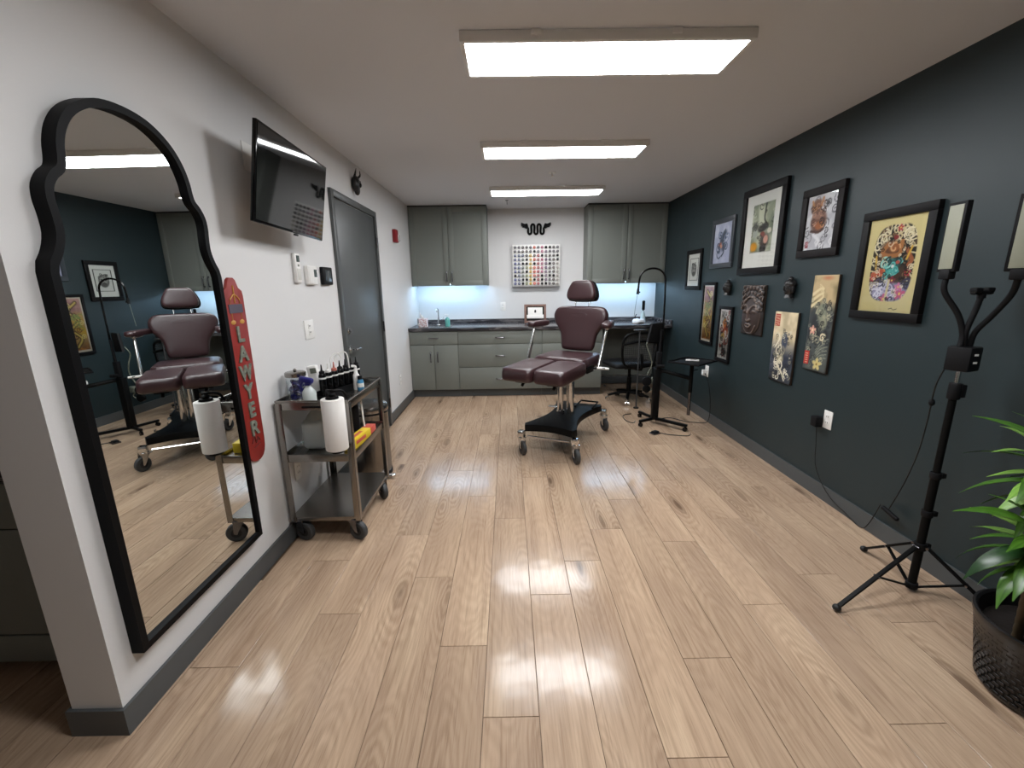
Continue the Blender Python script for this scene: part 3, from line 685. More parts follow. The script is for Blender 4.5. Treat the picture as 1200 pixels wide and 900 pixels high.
def p_white_mat(c):
    W, H = c.W, c.H; c.fill('#dddcd4'); x0, x1, y0, y1 = W * .2, W * .82, H * .21, H * .86
    mk = ((c.X > x0) & (c.X < x1) & (c.Y > y0) & (c.Y < y1)).astype(float); w, h = x1 - x0, y1 - y0
    D = Cv(*c.X.shape[::-1], W, H); D.fill('#8f947c'); D.noise('#7c8570', '#b4b79c', .12, 21)
    D.ell(x0 + w * .45, y0 + h * .75, w * .2, h * .3, '#d0d2bb', .3, .4); D.ell(x0 + w * .8, y0 + h * .82, w * .12, h * .25, '#9aa08a', -.2, .5); D.line([(x0 + w * .62, y0 + h), (x0 + w * .58, y0 + h * .7), (x0 + w * .72, y0 + h * .55)], w * .03, '#3a3c34')
    D.ell(x0 + w * .55, y0 + h * .5, w * .3, h * .1, '#26241f', .2, .4); D.ell(x0 + w * .2, y0 + h * .55, w * .2, h * .12, '#5a5c52', .5, .5); D.ell(x0 + w * .2, y0 + h * .4, w * .16, h * .12, '#a6aca0', .3, .5)
    D.ell(x0 + w * .65, y0 + h * .22, w * .25, h * .2, '#4a3a30', 0, .5); D.ell(x0 + w * .72, y0 + h * .25, w * .11, h * .09, '#c9907a'); D.ell(x0 + w * .55, y0 + h * .36, w * .12, h * .06, '#8a3a2a'); D.ell(x0 + w * .85, y0 + h * .42, w * .1, h * .06, '#d8d2c0')
    D.ell(x0 + w * .17, y0 + h * .12, w * .22, h * .12, '#d89a20', 0, .4); D.ell(x0 + w * .62, y0 + h * .06, w * .16, h * .09, '#2b2622'); D.waves(x0, y0, x1, y1, 16, w * .1, ['#2c2c26', '#c9ccb6', '#5a5648'], 11)
    c.C = c.C * (1 - mk[..., None]) + D.C * mk[..., None]
    c.rect(x0 - .3, y0 - .3, x1 + .3, y0, '#a9a89e')
def p_hannya(c):
    W, H = c.W, c.H; c.fill('#cfcdd0'); c.noise('#c3c2c6', '#dcdbdc', .2, 31); c.waves(W * .05, H * .03, W * .97, H * .97, 34, W * .12, ['#4a4a4e', '#77767a', '#efeeee', '#2e2d30'], 12, .1)
    c.ell(W * .42, H * .52, W * .3, H * .24, '#7a5648', 0, .3); c.ell(W * .3, H * .8, W * .22, H * .14, '#8a6450', .4, .3); c.ell(W * .42, H * .62, W * .24, H * .08, '#a07a6a', 0, .4)
    c.ell(W * .45, H * .44, W * .14, H * .08, '#a8683c'); c.ell(W * .56, H * .43, W * .06, H * .04, '#d8a070'); c.ell(W * .56, H * .43, W * .025, H * .018, '#3a2018'); c.ell(W * .28, H * .47, W * .05, H * .03, '#d0a080')
    c.line([(W * .15, H * .9), (W * .25, H * .76), (W * .45, H * .8), (W * .5, H * .93)], W * .03, '#c08a5a'); c.line([(W * .2, H * .35), (W * .45, H * .32), (W * .6, H * .36)], W * .03, '#4a2c22'); c.line([(W * .3, H * .28), (W * .5, H * .16), (W * .45, H * .08)], W * .04, '#e9e8ea')
    c.waves(W * .15, H * .4, W * .65, H * .9, 16, W * .09, ['#4a2e24', '#c49a80', '#2c1c18'], 13); c.rect(W * .06, H * .05, W * .17, H * .17, '#8c2434'); c.spiral(W * .115, H * .11, W * .045, 1.2, W * .012, '#d8b0b0')
def p_sleeve(c):
    W, H = c.W, c.H; c.fill('#dccf98'); cx = W * .5
    # body of the sleeve design: rounded tall shape
    x = (c.X - cx) / (W * .38); y = (c.Y - H * .52) / (H * .41); d = (np.abs(x) ** 3.6 + np.abs(y) ** 3.2) ** (1 / 3.4); mk = np.clip((1 - d) / .04, 0, 1)
    D = Cv(*c.X.shape[::-1], W, H); D.fill('#1c1614')
    D.noise('#17120f', '#4a3426', .12, 41)
    for k in range(34):
        a = k / 34 * 2 * PI; D.line([(cx + W * .40 * math.cos(a), H * .53 + H * .43 * math.sin(a)), (cx + W * .3 * math.cos(a + .1), H * .53 + H * .34 * math.sin(a + .1))], W * .011, '#e4d9b0')
    D.waves(W * .15, H * .34, W * .88, H * .93, 44, W * .07, ['#e9dfc0', '#d8cba0', '#8a6a4a', '#120e0c'], 142, .13)
    D.waves(W * .15, H * .72, W * .85, H * .9, 14, W * .1, ['#e9dfc0', '#d8cba0'], 42, .12); D.spiral(W * .72, H * .8, W * .12, 1.5, W * .013, '#efe6c8'); D.spiral(W * .2, H * .7, W * .08, 1.3, W * .012, '#efe6c8')
    D.ell(W * .42, H * .68, W * .2, H * .1, '#6b4630', .2, .4); D.ell(W * .5, H * .69, W * .12, H * .07, '#a06238', -.2, .4); D.line([(W * .62, H * .74), (W * .6, H * .62), (W * .42, H * .6), (W * .3, H * .64), (W * .38, H * .72)], W * .035, '#b47844'); D.spiral(W * .5, H * .68, W * .1, 1, W * .014, '#e0b07c')
    D.ell(W * .5, H * .79, W * .05, H * .025, '#8c2c2c'); D.flower(W * .55, H * .885, W * .055, '#c04048')
    D.line([(W * .72, H * .66), (W * .82, H * .55), (W * .78, H * .5)], W * .03, '#a8623c'); D.line([(W * .8, H * .68), (W * .74, H * .56)], W * .016, '#e0b84a'); D.line([(W * .2, H * .6), (W * .22, H * .47)], W * .016, '#e0b84a')
    D.ell(W * .48, H * .5, W * .19, H * .085, '#2a6a68', .1, .3)
    D.waves(W * .33, H * .43, W * .66, H * .57, 18, W * .06, ['#6cc4bc', '#3c9c98', '#a8e0d8', '#173c40'], 43, .22); D.ell(W * .52, H * .49, W * .03, H * .02, '#e8ece8'); D.ell(W * .6, H * .53, W * .04, H * .02, '#c05a4a')
    D.waves(W * .18, H * .38, W * .5, H * .45, 8, W * .06, ['#c86a48', '#e08a5c', '#58b0a8'], 44, .25); D.ell(W * .3, H * .43, W * .08, H * .03, '#c0583c', .3)
    D.flower(W * .79, H * .42, W * .065, '#b83440'); D.flower(W * .18, H * .36, W * .05, '#b83440'); D.flower(W * .55, H * .34, W * .07, '#8c2c40')
    lo = np.clip((.33 - c.Y / H) / .03, 0, 1); D.noise('#6e6884', '#a49cb8', .15, 45, lo)
    D.spiral(W * .25, H * .2, W * .15, 2.0, W * .014, '#e4e0ea'); D.waves(W * .15, H * .12, W * .6, H * .33, 14, W * .09, ['#e4e0ea', '#4a4460', '#c8c2d8'], 46, .12); D.waves(W * .55, H * .12, W * .85, H * .33, 8, W * .09, ['#d8d0e0', '#3a3450'], 47, .12)
    D.flower(W * .45, H * .14, W * .09, '#d0688c'); D.flower(W * .72, H * .2, W * .1, '#cc5a84'); D.flower(W * .68, H * .27, W * .07, '#d878a0'); D.line([(W * .5, H * .34), (W * .48, H * .1)], W * .02, '#d8cc9c')
    D.waves(W * .14, H * .12, W * .86, H * .92, 60, W * .05, ['#120e0c', '#1c1410', '#e6dcc0'], 242, .12)
    c.C = c.C * (1 - mk[..., None]) + D.C * mk[..., None]
    c.rect(W * .36, H * .055, W * .64, H * .065, '#dccf98'); c.line([(W * .58, H * .035), (W * .63, H * .045), (W * .66, H * .03), (W * .72, H * .04)], W * .005, '#3a3020')
wall_picture('small black framed grey portrait in a pale mat, farthest picture on the dark wall', 5.15, 4.755, 1.355, 1.79, .045, p_portrait, fm=M_frame)
wall_picture('pewter framed print of a dark blue bird shape on pale lavender paper', 4.555, 4.12, 1.572, 2.035, .045, p_bird, fm=M_framegy)
wall_picture('tall narrow framed gold and pink dragon print', 4.665, 4.375, .80, 1.435, .03, p_dragon_gold)
wall_picture('tall narrow framed black and orange koi print, lowest of the framed pictures', 4.27, 4.005, .675, 1.21, .03, p_koi)
wall_picture('large black framed picture with a wide white mat, highest on the dark wall', 3.985, 3.385, 1.495, 2.19, .055, p_white_mat, fm=M_frame, depth=.028)
wall_picture('dark brown framed print of a horned demon mask on pale paper', 3.19, 2.805, 1.59, 2.04, .05, p_hannya, fm=M_framebr, depth=.025)
wall_picture('large black framed cream sheet with a colourful tattoo sleeve design', 2.615, 2.17, 1.213, 1.805, .046, p_sleeve, px=.003, depth=.028)

# carved and painted slabs
def slab(name, label, cat, y1, y0, z0, z1, painter, m_, th=.025, px=.006, edge='#2b2018', ragged=0, group=None):
    t = thing(name, label, cat, (XR, (y0 + y1) / 2, z0), group=group)
    W, H = y1 - y0, z1 - z0; cv = Cv(int(W / px), int(H / px), W * 100, H * 100); painter(cv)
    # rounded rim
    ex = np.minimum(np.minimum(cv.X, cv.W - cv.X), np.minimum(cv.Y, cv.H - cv.Y)); cv.Z = cv.Z - .006 * np.clip(1 - ex / .8, 0, 1) ** 2
    canvas_mesh('painted_face', cv, (XR - th, y1, z0), (0, -W, 0), (0, 0, H), (-1, 0, 0), m_, t)
    m = MB(); m.box((XR - th / 2 + .001, (y0 + y1) / 2, (z0 + z1) / 2), (th - .007, W, H), r=.002); m.build('slab', mat(name + '_edge', edge, .6), t); return t
def p_buddha(c):
    W, H = c.W, c.H; X, Y = c.X / W, c.Y / H; Z = np.zeros(X.shape); c.fill('#241a17')
    def bump(cx, cy, rx, ry, h, p=1): return h * np.clip(1 - ((X - cx) / rx) ** 2 - ((Y - cy) / ry) ** 2, 0, 1) ** p
    fx = .5; Z += bump(fx, .40, .46, .40, .03, .5)
    head = bump(fx, .42, .44, .44, 1, .5) > .05
    curls = (np.abs(np.sin(X * 20 + (Y * 9).astype(int) * 1.57)) * np.abs(np.sin((Y + .12 * (X - .5) ** 2 * 4) * 28))) * .010; hairm = (((X - fx) / .36) ** 2 + ((Y - .42) / .34) ** 2 > 1) & (Y > .5)
    Z += np.where(hairm, curls + .01, 0)
    def ln(pts, w, h):
        nonlocal Z
        P = smooth_pts([(a, b, 0) for a, b in pts], 6); D = np.full(X.shape, 9.)
        for a, b in zip(P, P[1:]):
            d = np.array([b.x - a.x, (b.y - a.y)]); L = d @ d + 1e-9; t = np.clip(((X - a.x) * d[0] + (Y - a.y) * d[1]) / L, 0, 1); D = np.minimum(D, np.hypot((X - a.x - t * d[0]), (Y - a.y - t * d[1]) * H / W))
        Z += h * np.exp(-(D / w) ** 2)
    ln([(.12, .52), (.27, .60), (.42, .56), (.475, .46)], .028, .006); ln([(.88, .52), (.73, .60), (.58, .56), (.525, .46)], .028, .006); Z += bump(.29, .485, .11, .035, .008) + bump(.71, .485, .11, .035, .008)
    ln([(.5, .50), (.5, .4), (.5, .32)], .06, .013); ln([(.42, .31), (.5, .29), (.58, .31)], .03, .007)
    ln([(.18, .465), (.3, .445), (.41, .465)], .018, .003); ln([(.59, .465), (.7, .445), (.82, .465)], .018, .003)
    ln([(.38, .2), (.45, .225), (.5, .21), (.55, .225), (.62, .2)], .022, .008); ln([(.40, .175), (.5, .155), (.60, .175)], .025, .008)
    ln([(.2, .2), (.35, .06), (.5, .03), (.65, .06), (.8, .2)], .02, .006); ln([(.1, .85), (.3, .78), (.5, .8), (.7, .78), (.9, .85)], .02, .004)
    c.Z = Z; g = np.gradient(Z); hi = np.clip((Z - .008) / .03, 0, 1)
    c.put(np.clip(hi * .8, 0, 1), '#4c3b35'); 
    lap = Z - sum(np.roll(Z, s, a) for s in (3, -3) for a in (0, 1)) / 4; c.put(np.clip(lap / .003, 0, 1) * .5, '#9c8b7d'); c.put(np.clip(-lap / .003, 0, 1) * .55, '#0f0b0a')  # highlights on ridges and shade in hollows painted into the carving's colour
slab('buddha_plaque', 'dark carved wooden plaque of a serene face with curled hair', 'plaque', 3.835, 3.52, .99, 1.405, p_buddha, M_relief, px=.0035, th=.02)
def p_pan1(c):
    W, H = c.W, c.H; c.fill('#c9b896'); c.noise('#b5a584', '#dccba8', .12, 51); lo = np.clip((.62 - c.Y / H) / .25, 0, 1); c.noise('#2c3240', '#5a6270', .12, 52, lo); bot = np.clip((.3 - c.Y / H) / .2, 0, 1); c.noise('#15171c', '#2c3036', .2, 53, bot, .8)
    c.ell(W * .58, H * .6, W * .16, H * .13, '#333c50', .1, .4); c.ell(W * .5, H * .42, W * .1, H * .05, '#b4ac94'); c.ell(W * .45, H * .33, W * .2, H * .1, '#a0977c', .2, .4)
    c.waves(W * .1, H * .06, W * .9, H * .55, 20, W * .14, ['#d8d0b8', '#8a8470', '#1a1c22', '#efe8d0'], 54, .12); c.line([(W * .5, H * .35), (W * .35, H * .25), (W * .6, H * .15), (W * .75, H * .05)], W * .035, '#cfc6ac'); c.line([(W * .2, H * .5), (W * .35, H * .62), (W * .3, H * .68)], W * .025, '#e0d8c0')
    _more(c, 154, ['#0f1116', '#8c8872', '#3c4250', '#cfc8b0']); c.rect(W * .05, H * .79, W * .28, H * .965, '#a83026')
    for k in range(6): c.line([(W * .07, H * (.81 + k * .026)), (W * .26, H * (.815 + k * .026))], W * .009, '#d8b898')
def _more(c, seed, cols, n=40, r=.07): c.waves(c.W * .05, c.H * .05, c.W * .95, c.H * .75, n, c.W * r, cols, seed, .14)
def p_pan2(c):
    W, H = c.W, c.H; c.fill('#9c8c68'); c.noise('#8a7c58', '#bca57c', .12, 61); lo = np.clip((.75 - c.Y / H) / .15, 0, 1); c.noise('#23262a', '#4e5450', .1, 62, lo)
    c.ell(W * .55, H * .62, W * .25, H * .13, '#7c806c', .1, .4); c.ell(W * .65, H * .5, W * .2, H * .1, '#8c8c74', -.3, .5); c.ell(W * .5, H * .3, W * .4, H * .08, '#3c4444', .2, .5)
    for k in range(6): c.line([(W * .5, H * .08 + k * H * .03), (W * .7, H * (.14 + k * .035)), (W * .95, H * (.16 + k * .04))], W * .012, '#8a8e7c')
    for k in range(3): c.line([(W * .06, H * (.68 + k * .06)), (W * .35, H * (.74 + k * .06)), (W * .5, H * (.79 + k * .035)), (W * .3, H * (.87 + k * .02))], W * .05, '#d8c89c', taper=True)
    c.waves(W * .1, H * .3, W * .9, H * .72, 16, W * .14, ['#14161a', '#a8a48a', '#2c3438'], 63, .12); c.spiral(W * .7, H * .36, W * .14, 1.2, W * .03, '#d8cca8')
    _more(c, 163, ['#101214', '#6c7066', '#2a3034', '#a8a488'], 60, .08); c.flower(W * .25, H * .43, W * .15, '#d8a08c', '#f0e0b0'); c.flower(W * .62, H * .08, W * .2, '#c9b878', '#8a6a2a'); c.rect(W * .03, H * .06, W * .24, H * .2, '#b02c24')
    for k in range(5): c.line([(W * .06, H * (.075 + k * .024)), (W * .2, H * (.08 + k * .024))], W * .009, '#d8b090')
    c.ell(W * .6, H * .97, W * .3, H * .03, '#b05a38', 0, .8, .6)
slab('painted_board', 'short painted board with a red seal above a pale coiling dragon', 'painting', 3.345, 3.08, .68, 1.21, p_pan1, M_print, group='unframed painted boards on the dark wall', px=.005)
slab('painted_board', 'long narrow painted board with a curling claw shape on top and red seal at bottom', 'painting', 2.965, 2.745, .835, 1.47, p_pan2, M_print, group='unframed painted boards on the dark wall', px=.005)
M_bronze = mat('dark_bronze', '#1d1b1b', .35, bump=.3, bscale=60)
def buddha_head(y, z, s, label):
    t = thing('buddha_sculpture', label, 'wall sculpture', (XR, y, z - s), group='small dark heads on the dark wall')
    x = XR - .03
    m = MB(); m.ball((x, y, z - .1 * s), s * .62, 24, (.75, .85, 1.1)); m.box((x - .035 * s / .08, y, z - .12 * s), (.02 * s / .08 * 1.0, .012, .03), r=.005, seg=2)
    for sy in (-1, 1): m.ball((x - .6 * s * .62, y + sy * .02, z - .02 * s), .011, 10, (.5, 1.2, .5)); m.ball((x, y + sy * s * .53, z - .2 * s), .02, 10, (.6, .4, 1.5))
    m.ball((x - .6 * s * .66, y, z - .42 * s), .012, 10, (.5, 1.4, .45)); m.build('face', M_bronze, t)
    m = MB(); m.ball((x + .004, y, z + .28 * s), s * .62, 24, (.8, .95, .7)); m.ball((x + .004, y, z + .72 * s), s * .27, 16, (.9, 1, .9)); m.tube([(x + (-.5 * s * .85), y - s * .01, z + .12 * s), (x + -.3 * s, y - s * .45, z + .10 * s)], .006, 6); m.build('hair', M_bronze, t)
    m = MB(); m.cyl((XR - .028, y, z - .6 * s), (XR - .028, y, z - .95 * s), s * .3, s * .42, 16); m.build('neck', M_bronze, t)
buddha_head(4.12, 1.385, .075, 'small dark carved head left of the carved face plaque, below the pewter frame')
buddha_head(3.205, 1.39, .08, 'small dark carved head between the carved plaque and the long painted board')

# ---------------------------------------------------------------- left wall: mirror
def mirror():
    cy, zb = 1.572, .243
    half = [(.357, .243), (.357, 1.485), (.350, 1.515), (.330, 1.548), (.316, 1.59), (.316, 1.635), (.320, 1.68), (.314, 1.72), (.292, 1.755), (.270, 1.775), (.262, 1.80), (.256, 1.84), (.238, 1.89), (.205, 1.938), (.16, 1.975), (.105, 2.002), (.05, 2.014)]
    up = [Vector((h, z, 0)) for h, z in half[1:]]; sm = [up[0]] + smooth_pts(up[1:] + [Vector((0, 2.017, 0))], 3)
    R_ = [(half[0][0], half[0][1])] + [(p.x, p.y) for p in sm]
    out = [(cy + h, z) for h, z in R_] + [(cy - h, z) for h, z in R_[::-1][1:]]
    n = len(out)
    def inset(d):
        res = []
        for i in range(n):
            p0, p1, p2 = Vector(out[i - 1]), Vector(out[i]), Vector(out[(i + 1) % n]); a = (p1 - p0).normalized(); b = (p2 - p1).normalized()
            na, nb = Vector((-a.y, a.x)), Vector((-b.y, b.x)); nn = (na + nb); nn.normalize(); k = 1 / max(.6, nn.dot(na)); res.append(p1 + nn * d * k)
        return res
    inn = inset(.024); 
    t = thing('wall_mirror', 'tall black framed mirror with a scalloped arched top on the white wall', 'mirror', (XL, cy, zb))
    m = MB(); bm = m.bm; x0, x1 = XL + .001, XL + .042
    rings = [[bm.verts.new((x, p[0], p[1])) for p in q] for x, q in ((x0, out), (x1, out), (x1, inn), (x0 + .012, inn))]
    for A, B in zip(rings, rings[1:]):
        for i in range(n): bm.faces.new((A[i], A[(i + 1) % n], B[(i + 1) % n], B[i]))
    m.build('frame', mat('mirror_frame_black', '#08080a', .5, spec=.12), t, ang=30)
    inn2 = inset(.0235)
    m = MB(); m.bm.faces.new([m.bm.verts.new((XL + .026 + .008 * (p[0] - 1.572) - .004 * (p[1] - 1.13), p[0], p[1])) for p in inn2]); m.build('mirror_glass', M_mirror, t, smooth=False)
mirror()

# LAWYER sign
def text_obj(s, size, extr, m_, name, parent, loc, rotm, bold=0.):
    cu = bpy.data.curves.new('t', 'FONT'); cu.body = s; cu.size = size; cu.extrude = extr; cu.align_x = 'CENTER'; cu.align_y = 'CENTER'; cu.offset = bold
    o = bpy.data.objects.new('t', cu); COL.objects.link(o); bpy.context.view_layer.update()
    me = bpy.data.meshes.new_from_object(o.evaluated_get(bpy.context.evaluated_depsgraph_get())); bpy.data.objects.remove(o)
    me.transform(rotm.to_4x4()); off = Vector(); p = parent
    while p: off += Vector(p.location); p = p.parent
    me.transform(Matrix.Translation(Vector(loc) - off)); me.materials.clear(); me.materials.append(m_)
    q = bpy.data.objects.new(name, me); COL.objects.link(q); q.parent = parent; return q
# text frame on the left wall: reading direction +y, up +z, facing +x
RLW = Matrix(((0, 0, 1), (1, 0, 0), (0, 1, 0)))
t = thing('lawyer_sign', 'red vertical wooden sign reading LAWYER beside the mirror', 'sign', (XL, 2.045, .6))
P = []; yc, hw = 2.035, .073
prof = [(.012, .592), (.03, .596), (.048, .606), (.062, .624), (.07, .648), (hw, .68), (hw, 1.40), (hw - .005, 1.425), (hw - .03, 1.44), (hw - .045, 1.475), (.014, 1.485)]
P = [(yc + a, z) for a, z in prof] + [(yc - a, z) for a, z in prof[::-1]]
m = MB(); m.prism([(XL + .001, y, z) for y, z in P], (.014, 0, 0), r=.002); m.build('board', M_red, t)
for k, ch in enumerate('LAWYER'):
    text_obj(ch, .100, .003, M_greyl, 'letter', t, (XL + .018, yc, 1.222 - k * .0925), RLW @ Matrix.Diagonal((.86 if ch == 'W' else 1, 1, 1)), .0035)
m = MB(); m.box((XL + .0165, yc, 1.345), (.003, .1, .04)); m.build('ribbon', mat('slate_ribbon', '#4c4654', .6), t)
m = MB(); m.tube([(XL + .0165, yc - .035, 1.385), (XL + .0165, yc, 1.41), (XL + .0165, yc + .035, 1.385)], .003, 6, 4); m.tube([(XL + .0165, yc, 1.45), (XL + .0165, yc, 1.37)], .003, 6)
for s in (-1, 1):
    m.tube([(XL + .0165, yc + s * .035, 1.385), (XL + .0165, yc + s * .035, 1.29)], .0012, 5); m.ball((XL + .0165, yc + s * .033, 1.283), .019, 12, (.12, 1, .55))
m.build('scales_emblem', M_gold, t)
m = MB(); m.tube([(XL + .016, yc - .035, .69), (XL + .016, yc - .01, .72), (XL + .016, yc, .685), (XL + .016, yc + .015, .71), (XL + .016, yc + .03, .69)], .0035, 6, 5); m.tube([(XL + .016, yc - .02, .665), (XL + .016, yc + .03, .675)], .002, 6); m.build('flourish', mat('dark_red', '#5a1510', .5), t)

# television
t = thing('television', 'wall mounted flat black television tilted down on the left wall', 'television', (-1.1, 2.41, 1.72))
A = [Vector(v) for v in ((-1.062, 2.046, 2.144), (-1.066, 2.776, 2.129), (-1.136, 2.774, 1.713), (-1.132, 2.044, 1.728))]
u = (A[1] - A[0]).normalized(); vv = (A[0] - A[3]).normalized(); nn = u.cross(vv) * -1
if nn.x < 0: nn = -nn
cT = sum(A, Vector()) / 4; RT = Matrix((u, vv, nn)).transposed(); Wt, Ht = (A[1] - A[0]).length, (A[0] - A[3]).length
m = MB(); m.box(cT - nn * .010, (Wt, Ht, .019), rot=RT, r=.003); m.box(cT - nn * .045, (Wt * .6, Ht * .55, .03), rot=RT, r=.008); m.build('housing', M_blackg, t)
m = MB(); m.box(cT + nn * .0005, (Wt - .018, Ht - .024, .002), rot=RT); m.build('screen', M_screen, t)
m = MB(); m.box(cT - vv * (Ht / 2 - .006) + nn * .001, (.03, .004, .001), rot=RT); m.build('badge', M_nickel, t)
m = MB(); m.box(cT - vv * (Ht / 2 + .006) + u * .05 - nn * .012, (.035, .01, .012), rot=RT, r=.002); m.build('sensor', M_blackg, t)
m = MB(); m.box((XL + .008, 2.46, 1.95), (.014, .1, .26), r=.002); m.tube([(XL + .01, 2.46, 2.02), (XL + .05, 2.46, 2.0), cT - nn * .06], .014, 8); m.tube([(XL + .01, 2.46, 1.88), (XL + .05, 2.46, 1.9), cT - nn * .06], .014, 8); m.build('bracket', M_black, t)
# remotes / thermostats
def wall_box(name, label, cat, y0, y1, z0, z1, d, m_, extras):
    t = thing(name, label, cat, (XL, (y0 + y1) / 2, z0))
    mm = MB(); mm.box((XL + d / 2 + .0005, (y0 + y1) / 2, (z0 + z1) / 2), (d, y1 - y0, z1 - z0), r=min(.008, d * .35), seg=3); mm.build('housing', m_, t)
    for nm, (a, b, c, e), em in extras:
        mm = MB(); mm.box((XL + d + .001, y0 + (a + b) / 2 * (y1 - y0), z0 + (c + e) / 2 * (z1 - z0)), (.003, (b - a) * (y1 - y0), (e - c) * (z1 - z0)), r=.001); mm.build(nm, em, t)
wall_box('remote_control', 'white remote control in a wall cradle below the television', 'remote control', 2.655, 2.715, 1.465, 1.64, .025, M_white, [('display', (.2, .8, .7, .92), M_lcd), ('button', (.35, .65, .55, .62), M_greyl), ('button_panel', (.15, .85, .1, .48), mat('offwhite', '#cfcdc6', .5))])
wall_box('thermostat', 'white thermostat with a small display between the remote and black control', 'thermostat', 2.80, 2.93, 1.455, 1.575, .028, M_white, [('display', (.62, .92, .4, .8), M_lcd), ('dial_cover', (.08, .5, .06, .94), M_white)])
wall_box('touch_thermostat', 'black square touch thermostat next to the door frame', 'thermostat', 3.03, 3.19, 1.455, 1.575, .025, M_blackm, [('screen', (.22, .8, .18, .8), mat('dark_glass', '#3c4244', .15))])
# strobe alarm
t = thing('fire_alarm', 'red fire alarm strobe with a clear lens on the left wall by the corner', 'alarm', (XL, 5.1, 1.93))
m = MB(); m.box((XL + .022, 5.1, 1.995), (.043, .11, .14), r=.008); m.build('housing', M_redpl, t)
m = MB(); m.box((XL + .053, 5.125, 1.975), (.02, .045, .07), r=.006); m.build('strobe_lens', M_lens, t)
# horned mask
t = thing('horned_mask', 'small dark horned mask above the grey door', 'wall sculpture', (XL, 3.87, 2.2))
m = MB(); m.ball((XL + .03, 3.87, 2.275), .055, 20, (.6, .95, 1.2)); m.ball((XL + .035, 3.87, 2.225), .03, 14, (.8, .8, 1.3)); m.ball((XL + .065, 3.87, 2.265), .012, 8, (1, .8, 1.6))
for s in (-1, 1): m.ball((XL + .058, 3.87 + s * .022, 2.295), .012, 8, (.5, 1.3, .7))
m.build('face', M_bronze, t)
for s in (-1, 1):
    m = MB(); m.tube([(XL + .03, 3.87 + s * .03, 2.32), (XL + .05, 3.87 + s * .055, 2.35), (XL + .055, 3.87 + s * .045, 2.385)], .01, 8, 3, radii=[.012 - .0016 * i for i in range(7)]); m.build('horn', M_bronze, t)

# ---------------------------------------------------------------- alcove cabinet at far left
t = thing('alcove_counter', 'dark grey counter unit in the dim alcove left of the wall end', 'cabinet', (-2.1, 1.7, 0))
m = MB(); m.box((-2.2, 1.69, .43), (1.49, .60, .74)); m.build('body', M_cab, t, smooth=False)
m = MB(); m.box((-2.2, 1.72, .03), (1.49, .54, .06)); m.build('toe_kick', M_blackm, t, smooth=False)
m = MB(); m.box((-2.2, 1.375, .125), (1.485, .018, .115), r=.002); m.build('bottom_rail', M_cab, t)
m = MB(); m.box((-1.82, 1.375, .405), (.72, .018, .43), r=.002); m.build('door', M_cab, t)
m = MB(); m.box((-2.56, 1.375, .405), (.74, .018, .43), r=.002); m.build('door', M_cab, t)
m = MB(); m.box((-1.82, 1.375, .71), (.72, .018, .17), r=.002); m.build('drawer', M_cab, t)
m = MB(); m.box((-2.2, 1.68, .822), (1.49, .64, .04), r=.004); m.build('counter_slab', M_counter, t)
t = thing('alcove_dispenser', 'black and white appliance glimpsed at the left edge on the alcove counter', 'appliance', (-1.8, 1.5, .842))
m = MB(); m.box((-1.80, 1.5, .885), (.16, .12, .085), r=.02, seg=3); m.build('body', M_blackm, t)
m = MB(); m.box((-1.80, 1.5, .945), (.13, .12, .035), r=.012, seg=3); m.build('lid', M_white, t)

# ---------------------------------------------------------------- steel cart
def caster(parent, x, y, r, w, yaw, top, fork=M_nickel, tyre=M_rubber, brake=False, name='caster'):
    c, s = math.cos(yaw), math.sin(yaw); f = Vector((c, s, 0)); a = Vector((-s, c, 0)); B = Vector((x, y, 0))
    hub = B + f * r * .45 + Vector((0, 0, r))
    m = MB(); m.cyl(hub - a * w * .62, hub + a * w * .62, r * .16, seg=10)
    for sg in (-1, 1):
        p = [hub + a * sg * w * .72 + Vector((0, 0, 0)) + f * -.12 * r, hub + a * sg * w * .72 + f * .2 * r, B + a * sg * w * .72 + f * .55 * r + Vector((0, 0, top - .012)), B + a * sg * w * .72 - f * .45 * r + Vector((0, 0, top - .012))]
        m.prism(p, a * sg * .003)
    m.box(B + Vector((0, 0, top - .008)), (w * 1.9, w * 1.9, .012), rot=Matrix.Rotation(yaw, 3, 'Z'), r=.002)
    if brake: m.box(B - f * r * .5 + Vector((0, 0, top - .02)), (r * .8, w * 1.0, .008), rot=Matrix.Rotation(yaw, 3, 'Z'), r=.002)
    o = m.build(name, fork, parent)
    R_ = rot_to(a); m = MB(); m.lathe(hub, [(r * .5, -w * .5), (r * .9, -w * .5), (r, -w * .3), (r, w * .3), (r * .9, w * .5), (r * .5, w * .5)], 24, rot=R_); m.build('tyre', tyre, o)
    m = MB(); m.lathe(hub, [(0, -w * .42), (r * .52, -w * .42), (r * .52, w * .42), (0, w * .42)], 20, rot=R_); m.build('wheel_hub', mat('hub_black', '#1b1b1c', .4) if False else M_rubberk, o)
